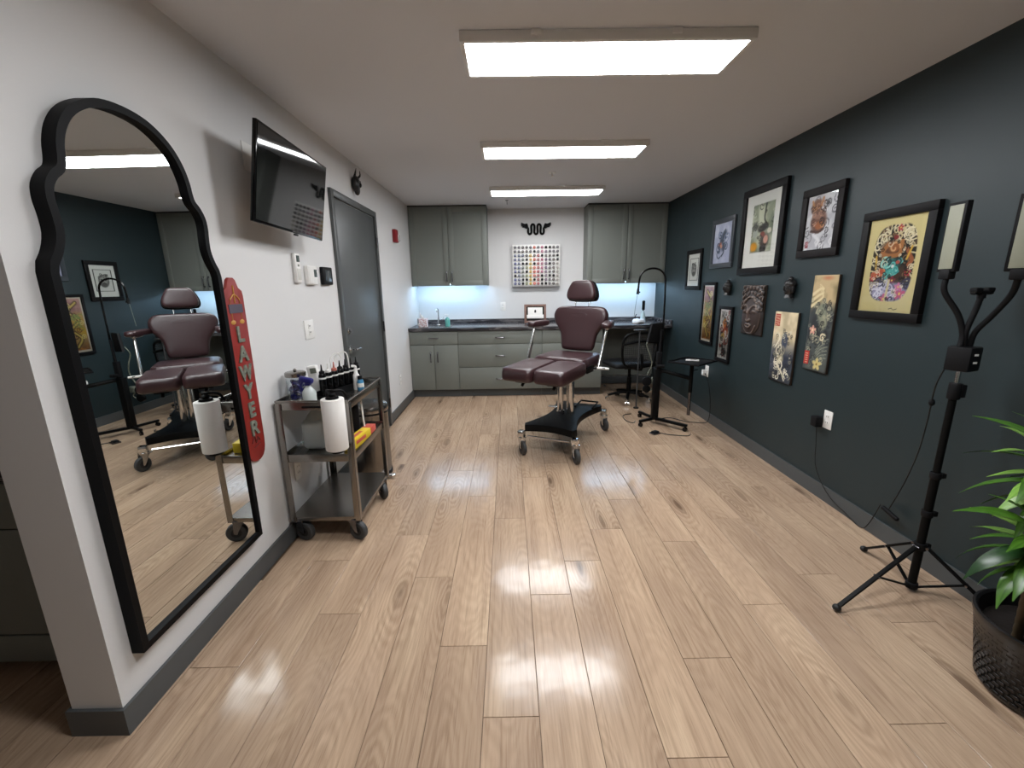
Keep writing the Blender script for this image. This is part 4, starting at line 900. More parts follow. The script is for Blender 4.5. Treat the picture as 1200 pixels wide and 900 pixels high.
def cart():
    x0, x1, y0, y1 = -1.262, -.872, 2.235, 2.83
    t = thing('steel_cart', 'three-tier stainless steel cart on casters against the left wall', 'cart', ((x0 + x1) / 2, (y0 + y1) / 2, 0))
    for nm, z in (('bottom_shelf', .155), ('middle_shelf', .512), ('top_tray', .81)):
        m = MB(); rim = .028 if nm != 'bottom_shelf' else .012; th = .003; cx, cy = (x0 + x1) / 2, (y0 + y1) / 2
        m.box((cx, cy, z), (x1 - x0, y1 - y0, th))
        lip = -1 if nm == 'bottom_shelf' else 1
        for c, s in (((cx, y0, z), (x1 - x0, th, 0)), ((cx, y1, z), (x1 - x0, th, 0)), ((x0, cy, z), (th, y1 - y0, 0)), ((x1, cy, z), (th, y1 - y0, 0))):
            m.box((c[0], c[1], z - .008 + (rim - .0) / 2 - .004 if lip > 0 else z - .012), (max(s[0], th), max(s[1], th), rim + .016 if lip > 0 else .026), r=.001)
        if nm == 'top_tray':
            for a, b in (((x0, y0), (x1, y0)), ((x1, y0), (x1, y1)), ((x1, y1), (x0, y1)), ((x0, y1), (x0, y0))): m.tube([(a[0], a[1], z + .03), (b[0], b[1], z + .03)], .0055, 8)
        m.build(nm, M_steel, t)
    for x in (x0 + .004, x1 - .004):
        for y in (y0 + .004, y1 - .004):
            m = MB(); sx = 1 if x < -1 else -1; sy = 1 if y < 2.5 else -1
            m.box((x + sx * .008, y - sy * .0075, .478), (.034, .003, .70), r=.001); m.box((x - sx * .0075, y + sy * .008, .478), (.003, .034, .70), r=.001); m.build('leg', M_steel, t)
    for x, y, yw in ((x0 + .035, y0 + .03, -.25), (x1 - .045, y0 + .03, -.35), (x0 + .035, y1 - .03, -1.3), (x1 - .035, y1 - .06, -.9)): caster(t, x, y, .056, .034, yw, .138)
    # small marked strip on the tray edge
    m = MB(); m.box((x0 + .2, y0 - .0035, .808), (.12, .002, .010)); m.build('maker_strip', M_blackm, t)
cart()
TZ = .8120
t = thing('gauze_jar', 'clear jar with a steel lid full of blue gloves, on the cart by the wall', 'jar', (-1.203, 2.37, TZ))
m = MB(); m.lathe((-1.203, 2.37, TZ), [(.05, .001), (.053, .008), (.053, .13), (.05, .14), (.048, .14), (.05, .128), (.05, .01)], 24); m.build('glass_body', M_clear, t)
m = MB(); m.lathe((-1.203, 2.37, TZ), [(0, .14), (.053, .14), (.055, .145), (.055, .162), (.05, .166), (0, .168)], 24); m.ball((-1.203, 2.37, TZ + .175), .01, 8); m.build('lid', M_steel, t)
m = MB(); rr = random.Random(3)
for k in range(14):
    c = Vector((-1.203 + rr.uniform(-.016, .016), 2.37 + rr.uniform(-.016, .016), TZ + .02 + k * .0065)); a = rr.uniform(0, 6)
    m.tube([c + Vector((.022 * math.cos(a + q * .9), .022 * math.sin(a + q * .9), .008 * math.sin(q * 2))) for q in range(7)], .009, 6, 2, closed=True)
m.build('gloves', M_blue, t)
t = thing('spray_bottle', 'spray bottle with a dark blue trigger head, between the jar and white device', 'bottle', (-1.112, 2.315, TZ))
m = MB(); m.lathe((-1.112, 2.315, TZ), [(0, .001), (.034, .001), (.036, .008), (.036, .06), (.02, .085), (.013, .092), (.013, .1)], 20); m.build('bottle_body', M_jug, t)
m = MB(); m.box((-1.112, 2.315, TZ + .108), (.03, .03, .02), r=.005); m.box((-1.118, 2.31, TZ + .130), (.075, .03, .032), rot=Matrix.Rotation(.25, 3, 'Y'), r=.01, seg=3); m.tube([(-1.135, 2.31, TZ + .125), (-1.152, 2.31, TZ + .1), (-1.148, 2.31, TZ + .07)], .007, 8, 3); m.build('trigger_head', M_blue, t)
t = thing('white_device', 'white upright handheld device leaning behind the blue spray bottle', 'device', (-1.15, 2.5, TZ))
rT = Matrix.Rotation(-.12, 3, 'Y'); m = MB(); m.box((-1.155, 2.5, TZ + .09), (.06, .045, .175), rot=rT, r=.012, seg=3); m.build('housing', M_white, t)
m = MB(); m.box((-1.15, 2.474, TZ + .15), (.035, .004, .03), rot=rT); m.build('display', M_greyl, t)
# row of black squeeze bottles in a rack
A0, A1 = Vector((-1.085, 2.44, TZ)), Vector((-.985, 2.72, TZ))
t = thing('bottle_rack', 'narrow black rack holding a row of squeeze bottles on the cart', 'rack', A0)
d = (A1 - A0).normalized(); rz = Matrix.Rotation(math.atan2(d.y, d.x), 3, 'Z')
m = MB(); m.box((A0 + A1) / 2 + Vector((0, 0, .004)), ((A1 - A0).length + .05, .058, .008), rot=rz, r=.002)
for sgn in (-1, 1): m.box((A0 + A1) / 2 + Vector((-d.y * .029 * sgn, d.x * .029 * sgn, .018)), ((A1 - A0).length + .05, .003, .036), rot=rz)
m.build('tray', M_blackm, t)
for k in range(7):
    p = A0 + (A1 - A0) * (k / 6) + Vector((0, 0, .009))
    tt = thing('squeeze_bottle', ['nearest black squeeze bottle in the cart rack', 'second nearest black squeeze bottle in the cart rack', 'third nearest black squeeze bottle in the cart rack', 'middle black squeeze bottle in the cart rack', 'third farthest black squeeze bottle in the cart rack', 'second farthest black squeeze bottle in the cart rack', 'farthest black squeeze bottle, at the door end of the cart rack'][k], 'bottle', p, group='black squeeze bottles in the cart rack')
    m = MB(); m.lathe(p, [(0, 0), (.019, 0), (.0205, .004), (.0205, .118), (.015, .13), (0, .13)], 16); m.build('bottle_body', M_blackg, tt)
    m = MB(); m.lathe(p, [(.0155, .129), (.0155, .142), (.006, .148), (.0025, .182), (0, .182)], 12); m.build('nozzle', [M_blackm, M_white, mat('coral', '#b86a5c', .4), M_blackm][k % 4] if k < 4 else M_blackm, tt)
    m = MB(); m.lathe(p, [(.0207, .098), (.0211, .100), (.0211, .106), (.0207, .108)], 16); m.build('label_band', M_white, tt)
m = MB(); q = Vector((-1.03, 2.6, TZ + .175))
m.tube([q + Vector((-.05, -.03, -.04)), q + Vector((-.055, -.02, .03)), q + Vector((-.02, 0, .06)), q + Vector((.0, .01, .02)), q + Vector((-.02, 0, .0)), q + Vector((-.04, 0, .03)), q + Vector((0, .01, .062)), q + Vector((.03, .02, .05)), q + Vector((.035, .03, -.04))], .004, 8, 5)
solo(m, 'looped_cord', M_white, 'white cord looped above the squeeze bottles on the cart', 'cord', A0 + Vector((0, 0, .1)))
t = thing('dispensing_bottle', 'white slim bottle with a curved top at the end of the squeeze bottle row', 'bottle', (-.955, 2.62, TZ))
m = MB(); m.lathe((-.955, 2.62, TZ), [(0, 0), (.019, 0), (.02, .004), (.02, .09), (.012, .105), (.010, .13), (0, .13)], 16); m.build('bottle_body', M_white, t)
m = MB(); m.tube([(-.955, 2.62, TZ + .125), (-.955, 2.62, TZ + .145), (-.975, 2.61, TZ + .15)], .008, 8, 3); m.build('spout', M_white, t)
t = thing('blue_tube', 'small blue and white bottle standing alone on the cart', 'bottle', (-.935, 2.56, TZ))
m = MB(); m.lathe((-.925, 2.60, TZ), [(0, 0), (.018, 0), (.02, .004), (.02, .055), (.014, .068), (0, .068)], 16); m.build('bottle_body', mat('sky_blue', '#3f86b0', .3), t)
m = MB(); m.lathe((-.925, 2.60, TZ), [(.014, .067), (.014, .09), (0, .091)], 14); m.build('cap', M_blackm, t)
m = MB(); m.lathe((-.925, 2.60, TZ), [(.0203, .02), (.0206, .021), (.0206, .045), (.0203, .046)], 16); m.build('label', M_white, t)
# paper towel
t = thing('paper_towel_roll', 'white paper towel roll on a black holder at the front of the cart', 'paper towel', (-.925, 2.168, .585))
RX, RY = -.925, 2.165
m = MB(); m.lathe((RX, RY, .595), [(.018, 0), (.056, 0), (.058, .003), (.058, .273), (.056, .276), (.018, .276)], 32); m.build('roll', M_paper, t)
m = MB(); m.cyl((RX, RY, .58), (RX, RY, .895), .012, seg=12); m.cyl((RX, RY, .873), (RX, RY, .885), .034, .030, 20); m.cyl((RX, RY, .578), (RX, RY, .593), .035, seg=20); m.ball((RX, RY, .895), .02, 12, (1, 1, .6))
m.tube([(RX - .05, 2.232, .86), (RX - .04, 2.2, .905), (RX, RY, .912), (RX + .04, 2.2, .905), (RX + .05, 2.232, .86)], .007, 8, 4); m.build('holder', M_black, t)
# jug, wrap box etc on middle shelf
MZ = .5140
t = thing('plastic_jug', 'large translucent white plastic jug on the middle shelf of the cart', 'jug', (-1.14, 2.42, MZ))
m = MB(); m.box((-1.14, 2.42, MZ + .091), (.14, .14, .18), r=.035, seg=4); m.build('jug_body', M_jug, t)
m = MB(); m.lathe((-1.14, 2.42, MZ), [(.06, .17), (.045, .20), (.022, .225), (.019, .235)], 20); m.build('neck', M_jug, t)
m = MB(); m.cyl((-1.14, 2.42, MZ + .232), (-1.14, 2.42, MZ + .252), .022, seg=18); m.build('cap', M_white, t)
t = thing('wrap_box', 'yellow box of cling wrap with a red end lying on the middle shelf', 'box', (-.905, 2.45, MZ))
rw = Matrix.Rotation(-.10, 3, 'Z')
def wb(m, ox, oy, oz, sx, sy, sz, r=.002): m.box(Vector((-.917, 2.50, MZ + .0305)) + rw @ Vector((ox, oy, oz)), (sx, sy, sz), rot=rw, r=r)
m = MB(); wb(m, 0, -.045, 0, .058, .25, .058); m.build('carton', M_yellow, t)
m = MB(); wb(m, 0, .12, 0, .058, .08, .058); m.build('end_band', M_redcard, t)
m = MB(); wb(m, .0292, -.06, .004, .0015, .13, .022, 0); wb(m, 0, -.05, .0293, .02, .12, .0015, 0); m.build('red_lettering_bar', M_redcard, t)
t = thing('black_canister', 'black canister behind the paper roll on the middle shelf', 'canister', (-1.0, 2.62, MZ))
m = MB(); m.cyl((-1.0, 2.62, MZ), (-1.0, 2.62, MZ + .2), .038, seg=20, r=.005); m.build('canister_body', M_blackm, t)
m = MB(); m.cyl((-1.0, 2.62, MZ + .2), (-1.0, 2.62, MZ + .225), .034, seg=20, r=.004); m.build('lid', M_blackg, t)
m = MB(); m.tube([(-.935, 2.6, .80), (-.932, 2.6, .72), (-.93, 2.605, .62), (-.925, 2.61, MZ + .005)], .006, 8, 4)
solo(m, 'hanging_chain', M_white, 'thin white cord hanging from the top tray to the middle shelf', 'cord', (-.93, 2.6, MZ))
# trash can
t = thing('trash_can', 'round stainless steel pedal bin behind the cart', 'trash can', (-1.085, 3.17, 0))
m = MB(); m.lathe((-1.085, 3.17, 0), [(0, .012), (.14, .012), (.14, .52), (.135, .525)], 40); m.build('body', M_steel, t)
m = MB(); m.lathe((-1.085, 3.17, 0), [(.142, 0), (.145, .004), (.145, .03), (.14, .034)], 40); m.build('base_ring', M_blackm, t)
m = MB(); m.lathe((-1.085, 3.17, 0), [(.144, .52), (.147, .524), (.147, .548), (.14, .566), (.10, .583), (0, .59)], 40); m.build('lid', M_steel, t)
m = MB(); m.lathe((-1.085, 3.17, 0), [(.1415, .505), (.143, .507), (.143, .519), (.1415, .52)], 40); m.build('lid_seal', M_blackm, t)
m = MB(); m.tube([(-.98, 3.09, .02), (-.95, 3.075, .022)], .012, 8); m.ball((-.925, 3.065, .028), .04, 20, (1, .62, .3)); m.build('pedal', M_chrome, t)

# ---------------------------------------------------------------- treatment chair
BR = math.radians(26.5)          # base turned
def treat_chair():
    t = thing('treatment_chair', 'burgundy leather treatment chair on a black wheeled base in the room centre', 'chair', (.515, 3.82, 0))
    C = Vector((.515, 3.82, 0)); f = Vector((-math.sin(BR), -math.cos(BR), 0)); s = Vector((math.cos(BR), -math.sin(BR), 0)); Z = Vector((0, 0, 1))
    L = lambda S, Fq, z: C + s * S + f * Fq + Z * z
    # concave base plate
    hx, hy = .235, .45; out = []
    def arc(p, q, bulge, n=8):
        p, q = Vector(p), Vector(q); mid = (p + q) / 2; inward = -mid.normalized() * bulge; r = []
        for k in range(n + 1):
            u = k / n; r.append(p.lerp(q, u) + inward * math.sin(PI * u))
        return r
    cw = .055
    out += arc((-hx, hy - cw), (-hx, -hy + cw), .085, 12); out += arc((-hx + cw * .4, -hy), (hx - cw * .4, -hy), .05); out += arc((hx, -hy + cw), (hx, hy - cw), .085, 12); out += arc((hx - cw * .4, hy), (-hx + cw * .4, hy), .05)
    m = MB(); m.prism([L(p.x, p.y, .205) for p in out], (0, 0, .06), r=.004); m.build('base_plate', M_black, t)
    for a, b, yw in ((-hx, hy, .9), (hx, hy, .6), (hx, -hy, .8), (-hx, -hy, .5)):
        p = L(a * 1.03, b * 1.01, 0)
        caster(t, p.x, p.y, .062, .032, -PI / 2 + yw * .4, .16, fork=M_chrome, tyre=M_rubber, brake=True)
        m = MB(); m.box(p + Z * .18, (.055, .055, .06), rot=Matrix.Rotation(-BR, 3, 'Z'), r=.004); m.build('caster_block', M_chrome, t)
    m = MB(); m.cyl(L(-.19, hy * .99, .165), L(.19, hy * .99, .165), .008, seg=8); m.build('brake_bar', M_chrome, t)
    # columns
    m = MB(); m.cyl(L(-.045, .02, .265), L(-.045, .02, .66), .028, seg=24); m.cyl(L(.035, -.02, .265), L(.035, -.02, .66), .034, seg=24); m.cyl(L(-.045, .02, .265), L(-.045, .02, .30), .036, seg=24); m.build('column', M_chrome, t)
    m = MB(); m.cyl(L(.035, -.02, .42), L(.035, -.02, .66), .038, .036, 24); m.build('column_sleeve', M_chrome, t)
    # foot pedals
    m = MB(); p0 = L(.1, -.28, .285); m.tube([L(.02, -.22, .28), L(.02, -.42, .29), L(.19, -.42, .29), L(.19, -.22, .28)], .008, 8); m.build('foot_pedal_frame', M_black, t)
    m = MB(); m.box(L(-.2, -.2, .26), (.09, .05, .012), rot=Matrix.Rotation(-BR, 3, 'Z'), r=.004); m.tube([L(-.15, -.15, .26), L(-.2, -.2, .26)], .007, 8); m.build('foot_pedal', M_chrome, t)
    # seat frame: rotated a little more
    SR = math.radians(32); f2 = Vector((-math.sin(SR), -math.cos(SR), 0)); s2 = Vector((math.cos(SR), -math.sin(SR), 0)); S0 = C + s2 * -.055
    Q = lambda S, Fq, z: S0 + s2 * S + f2 * Fq + Z * z
    RS = Matrix((s2, f2 * -1, Z)).transposed()
    m = MB(); m.box(Q(.03, -.08, .665), (.36, .36, .03), rot=RS, r=.004); m.box(Q(0, .15, .675), (.06, .5, .025), rot=RS, r=.004); m.build('seat_frame', M_black, t)
    # seat cushion
    def rect_out(x0, x1, y0, y1, r, n=5):
        P = []
        for cx, cy, a0 in ((x1 - r, y1 - r, 0), (x0 + r, y1 - r, PI / 2), (x0 + r, y0 + r, PI), (x1 - r, y0 + r, 1.5 * PI)):
            for k in range(n + 1): a = a0 + k / n * PI / 2; P.append((cx + r * math.cos(a), cy + r * math.sin(a)))
        # densify
        Rr = []
        for i in range(len(P)):
            p, q = Vector(P[i]), Vector(P[(i + 1) % len(P)]); k = max(1, int((q - p).length / .03))
            for j in range(k): Rr.append(p.lerp(q, j / k))
        return Rr
    m = MB(); prof = [(1, 0), (.995, .35), (.98, .62), (.95, .82), (.9, .92), (.7, .97), (.4, 1), (0, 1)]
    m.pillow([Q(p.x, p.y, .725) for p in rect_out(-.265, .265, -.40, .075, .07)], Z, .075, prof, back=.55); m.build('seat_cushion', M_leather, t)
    # leg pads, dipping forward
    for i, (a, b, dr) in enumerate(((-.30, -.008, 0.02), (.004, .285, -.05))):
        m = MB(); pts = []
        for p in rect_out(a, b, .055, .565, .05):
            pts.append(Q(p.x, p.y, .708 - .03 * (p.y - .05)))
        m.pillow(pts, Z, .075, prof, back=.6); o = m.build('leg_pad', M_leather, t)
        m = MB(); m.box(Q((a + b) / 2, .32, .635), (.1, .3, .012), rot=RS, r=.003); m.tube([Q((a + b) / 2, .40, .63), Q((a + b) / 2, .44, .60)], .013, 8); m.build('pad_bracket', M_black, o)
    # side plates
    m = MB(); m.tube([Q(-.335, .04, .70), Q(-.2, .0, .675), Q(.2, -.05, .675), Q(.335, -.06, .71)], .012, 8); m.build('arm_crossbar', M_chrome, t)
    m = MB(); m.box(Q(.275, -.02, .70), (.012, .16, .06), rot=RS, r=.004); m.tube([Q(.28, -.05, .70), Q(.335, -.05, .715), Q(.40, -.06, .71)], .008, 8); m.build('side_bracket', M_black, t)
    m = MB(); m.cyl(Q(.33, -.05, .712), Q(.43, -.07, .708), .012, .010, 12); m.build('lever', M_white, t)
    # backrest
    half = [(.12, 0), (.165, .03), (.175, .09), (.19, .16), (.225, .22), (.262, .27), (.278, .32), (.275, .365), (.25, .405), (.20, .425), (.10, .43)]
    ol = [(a, b) for a, b in half] + [(-a, b) for a, b in half[::-1]]
    ol = smooth_pts([(a, b, 0) for a, b in ol], 4, closed=True)
    lean = .20; BZ = Vector((0, 0, 1)) * math.cos(lean) - f2 * math.sin(lean); BN = f2 * math.cos(lean) + Z * math.sin(lean); B0 = Q(0, -.375, .805)
    m = MB(); m.pillow([B0 + s2 * p.x + BZ * p.y for p in ol], BN, .045, [(1, 0), (.99, .35), (.965, .65), (.92, .85), (.85, .94), (.6, 1), (.3, 1), (0, 1)], back=.8); bk = m.build('backrest', M_leather, t)
    m = MB(); m.pillow([B0 - BN * .03 + s2 * p.x * .93 + BZ * (.012 + p.y * .94) for p in ol], BN, .016, back=1); m.build('back_shell', M_blackm, t)
    m = MB(); eb = B0 + BZ * .335 + BN * .0445
    m.tube([eb + s2 * x + BZ * (.03 - 3.2 * x * x) for x in (-.09, -.06, -.03, 0, .03, .06, .09)], .0018, 6, 3)
    for q in range(7): m.tube([eb + s2 * (-.075 + q * .024) + BZ * -.012, eb + s2 * (-.068 + q * .024) + BZ * .008, eb + s2 * (-.06 + q * .024) + BZ * -.010], .0016, 6, 3)
    m.build('embossed_mark', M_leather, t)
    m = MB()
    for a in (-.07, .07): m.cyl(B0 + BZ * .40 + s2 * a - BN * .01, B0 + BZ * .56 + s2 * a - BN * .01, .006, seg=10)
    m.build('headrest_post', M_chrome, t)
    # headrest
    hh = [(.055, .0), (.10, .005), (.135, .012), (.152, .045), (.145, .10), (.115, .165), (.085, .195), (.03, .20)]
    ol = [(a, b) for a, b in hh] + [(-a, b) for a, b in hh[::-1]]; ol = smooth_pts([(a, b, 0) for a, b in ol], 4, closed=True)
    H0 = B0 + BZ * .475
    m = MB(); m.pillow([H0 + s2 * p.x * 1.04 - BN * .012 + BZ * (p.y * 1.02) for p in ol], BN, .035, back=1.5); m.build('headrest_shell', M_blackm, t)
    m = MB(); m.pillow([H0 + s2 * p.x * .97 + BN * .028 + BZ * (.004 + p.y * .98) for p in ol], BN, .045, back=.6); m.build('headrest', M_leather, t)
    # arms
    def arm(base, top, pdir, name, back=.25):
        pd = Vector(pdir).normalized(); sd = Vector((-pd.y, pd.x, 0)); R_ = Matrix((sd, pd, Z)).transposed()
        m = MB(); m.cyl(base, top - Z * .02, .013, seg=14); m.cyl(base + Vector((.012, .02, 0)), base.lerp(top, .55) + Vector((.012, .02, 0)), .011, seg=12); po = m.build('arm_post', M_chrome, t)
        m = MB(); P = [top + sd * p.x + pd * p.y for p in rect_out(-.045, .045, -.22 if name == 'l' else -.30, .09, .04)]; m.pillow(P, Z, .028, back=.9); m.build('armrest', M_leather, t)
        m = MB(); m.box(top - Z * .03 - pd * .05, (.04, .14, .012), rot=R_, r=.003); m.build('arm_bracket', M_chrome, t)
    arm(Q(-.335, .04, .70), Vector((.245, 4.08, 1.075)), -f2 * -1 + Vector((-.12, .0, 0)), 'l')
    arm(Q(.335, -.06, .71), Vector((.875, 3.83, 1.075)), Vector((-.3, -.95, 0)), 'r')
    return t
treat_chair()

# ---------------------------------------------------------------- office chair
def office_chair():
    X0, Y0 = 1.49, 5.22
    t = thing('office_chair', 'black mesh-back office chair pushed toward the knee space', 'office chair', (X0, Y0, 0))
    for k in range(5):
        a = 2 * PI * k / 5 + .62; d = Vector((math.cos(a), math.sin(a), 0)); B = Vector((X0, Y0, 0))
        m = MB(); m.tube([B + Vector((0, 0, .11)), B + d * .12 + Vector((0, 0, .105)), B + d * .26 + Vector((0, 0, .075))], .018, 8, 3, radii=[.024 - .0016 * i for i in range(7)]); l_ = m.build('base_leg', M_black, t)
        p = B + d * .26; c_ = Vector((-d.y, d.x, 0)); m = MB()
        for sg in (-1, 1): m.cyl(p + c_ * sg * .008 + Vector((0, 0, .027)), p + c_ * sg * .024 + Vector((0, 0, .027)), .027, seg=16)
        m.cyl(p + Vector((0, 0, .03)), p + Vector((0, 0, .085)), .007, seg=8); m.ball(p + Vector((0, 0, .045)), .02, 10, (1.1, 1.1, .6)); m.build('caster', M_chrome if k in (2, 3, 4) else M_blackg, l_)
    m = MB(); m.cyl((X0, Y0, .10), (X0, Y0, .30), .028, seg=16); m.cyl((X0, Y0, .28), (X0, Y0, .43), .018, seg=14); m.box((X0, Y0, .43), (.18, .2, .03), r=.006); m.build('gas_column', M_black, t)
    R_ = Matrix.Rotation(.25, 3, 'Z'); s2 = R_ @ Vector((1, 0, 0)); f2 = R_ @ Vector((0, 1, 0)); Z = Vector((0, 0, 1)); O = Vector((X0, Y0, 0))
    O = O + s2 * -.0
    ol = smooth_pts([(-.29, -.2, 0), (-.30, 0, 0), (-.28, .2, 0), (-.18, .235, 0), (.15, .235, 0), (.235, .2, 0), (.245, 0, 0), (.235, -.2, 0), (.15, -.225, 0), (-.15, -.225, 0)], 4, True)
    m = MB(); m.pillow([O + s2 * p.x + f2 * p.y + Z * .475 for p in ol], Z, .04, back=.7); m.build('seat', M_blackm, t)
    ol = smooth_pts([(-.14, 0, 0), (-.205, .05, 0), (-.23, .18, 0), (-.22, .32, 0), (-.16, .385, 0), (0, .40, 0), (.16, .385, 0), (.22, .32, 0), (.23, .18, 0), (.205, .05, 0), (.14, 0, 0), (0, -.01, 0)], 4, True)
    def bp(x, z): return O + s2 * x - f2 * (.225 + .08 * z - .5 * x * x) + Z * (.475 + z)
    m = MB(); m.tube([bp(p.x, p.y) for p in ol], .016, 8, 0, closed=True); m.tube([bp(x, .27 + .03 * math.cos(x * 7)) - f2 * .012 for x in (-.23, -.15, -.07, 0, .07, .15, .23)], .014, 8, 3); m.build('back_frame', M_black, t)
    m = MB()
    for k in range(-9, 10):
        x = k * .024
        zz = [q for q in np.linspace(.0, .40, 14) if abs(x) < .225 - .0 and q > .0 + abs(x) ** 2 * 1.2 and q < .39 - abs(x) ** 3 * 5]
        if len(zz) > 1: m.tube([bp(x, q) for q in zz], .0022, 4)
    for z in np.linspace(.03, .37, 15):
        w_ = .2 if z < .05 else .222
        m.tube([bp(x, z) for x in np.linspace(-w_ + .015, w_ - .015, 7)], .0022, 4)
    o = m.build('back_mesh', M_rubber, t); o['kind'] = 'stuff'
    m = MB(); m.tube([O - f2 * .05 + Z * .43, O - f2 * .26 + Z * .44, O - f2 * .27 + Z * .56, bp(0, .15) - f2 * .02], .016, 8, 3); m.build('back_spine', M_black, t)
office_chair()
# slim pole stand
t = thing('slim_pole_stand', 'thin grey pole with a small flat top in front of the office chair', 'stand', (1.485, 4.86, 0))
m = MB(); m.cyl((1.485, 4.86, .012), (1.485, 4.86, .915), .008, seg=10); m.build('pole', M_rubber, t)
m = MB(); m.cyl((1.485, 4.86, 0), (1.485, 4.86, .012), .03, seg=24); m.build('foot', M_blackm, t)
m = MB(); m.box((1.485, 4.86, .92), (.13, .05, .012), r=.003); m.build('top_plate', M_rubber, t)

# ---------------------------------------------------------------- tray stand with gooseneck
def tray_stand():
    X0, Y0 = 1.505, 4.28
    t = thing('tray_stand', 'black wheeled work stand with tilted pad, side tray and gooseneck lamp', 'stand', (X0, Y0, 0))
    B = Vector((X0, Y0, 0))
    for (x, y), w_ in (((1.725, 4.02), .022), ((1.335, 4.185), .016), ((1.42, 4.50), .016)):
        e = Vector((x, y, 0)); d = (e - B).normalized(); a = Vector((-d.y, d.x, 0)); m = MB()
        m.box((B + e) / 2 + Vector((0, 0, .06)), ((e - B).length + .03, w_ * 1.7, .026), rot=Matrix.Rotation(math.atan2(d.y, d.x), 3, 'Z'), r=.003); l_ = m.build('base_leg', M_black, t)
        m = MB(); m.cyl(e - a * .012 + Vector((0, 0, .022)), e + a * .012 + Vector((0, 0, .022)), .022, seg=14); m.cyl(e + Vector((0, 0, .022)), e + Vector((0, 0, .05)), .006, seg=8); m.build('caster', M_blackg, l_)
    m = MB(); m.box(B + Vector((0, 0, .32)), (.062, .062, .54), r=.004); m.build('column', M_black, t)
    m = MB(); m.box(B + Vector((.01, 0, .66)), (.045, .045, .2), r=.004); m.cyl(B + Vector((.012, 0, .7)), B + Vector((.02, 0, .98)), .012, seg=10); m.cyl(B + Vector((-.02, -.04, .62)), B + Vector((.05, -.05, .62)), .018, seg=12); m.build('upper_post', M_blackm, t)
    # tilted pad
    P = [Vector(v) for v in ((1.425, 4.26, 1.045), (1.585, 4.36, 1.045), (1.52, 4.30, .855), (1.375, 4.22, .865))]
    nn = (P[1] - P[0]).cross(P[3] - P[0]).normalized(); m = MB(); m.prism(P, nn * .025, r=.003); m.build('tilted_pad', M_blackm, t)
    m = MB(); g = Vector((1.548, 4.30, 0)); pts = [g + Vector((0, 0, .60)), g + Vector((-.002, 0, 1.0)), g + Vector((-.005, 0, 1.3)), g + Vector((-.01, 0, 1.46))]
    for k in range(1, 8):
        a = PI * k / 8; pts.append(g + Vector((-.138 + .128 * math.cos(a), -.0 , 1.47 + .105 * math.sin(a))))
    pts += [g + Vector((-.268, 0, 1.44)), g + Vector((-.272, 0, 1.38))]; m.tube(pts, .0095, 10, 3); m.build('gooseneck', M_blackg, t)
    m = MB(); m.cyl(g + Vector((-.272, 0, 1.385)), g + Vector((-.276, 0, 1.33)), .012, .014, 12); m.box(g + Vector((-.262, 0, 1.35)), (.02, .02, .015), r=.003); m.build('lamp_tip', M_blackm, t)
    m = MB(); m.tube([g + Vector((-.278, 0, 1.33)), g + Vector((-.29, 0, 1.22)), g + Vector((-.30, 0, 1.11))], .0025, 6, 3); m.build('hanging_wire', M_greyl, t)
    # side tray
    cT = Vector((1.745, 4.02, 0)); m = MB(); m.tube([B + Vector((.02, 0, .565)), B + Vector((.05, -.03, .57)), cT + Vector((0, 0, .535))], .02, 8); m.build('side_arm', M_black, t)
    m = MB(); m.cyl(cT + Vector((0, 0, .40)), cT + Vector((0, 0, .69)), .018, seg=12); m.cyl(cT + Vector((0, 0, .61)), cT + Vector((.05, -.02, .625)), .005, seg=8); po = m.build('tray_post', M_black, t)
    m = MB(); m.cyl(cT + Vector((0, 0, .17)), cT + Vector((0, 0, .41)), .0145, seg=12); m.build('inner_post', M_nickel, t)
    R_ = Matrix.Rotation(math.radians(40), 3, 'Z'); m = MB(); m.box(cT + Vector((0, 0, .697)), (.36, .30, .006), rot=R_, r=.002)
    for sx, sy, w_, h_ in ((0, .15, .36, .005), (0, -.15, .36, .005), (.18, 0, .005, .30), (-.18, 0, .005, .30)): m.box(cT + R_ @ Vector((sx, sy, .703)), (w_, h_, .016), rot=R_, r=.001)
    m.build('tray', M_blackm, t)
    tt = thing('instrument_pack', 'small clear and white pack lying on the black side tray', 'pack', cT + Vector((.02, .04, .701)))
    m = MB(); m.box(cT + Vector((.02, .05, .706)), (.12, .05, .01), rot=Matrix.Rotation(-.4, 3, 'Z'), r=.003); m.build('pouch', M_white, tt)
    m = MB(); m.cyl(cT + Vector((.0, .05, .715)), cT + Vector((.05, .03, .715)), .006, seg=8); m.build('tool', M_chrome, tt)
tray_stand()
m = MB(); m.tube([(1.69, 4.02, .72), (1.70, 4.03, .72)], .002, 5); m.bm.free()
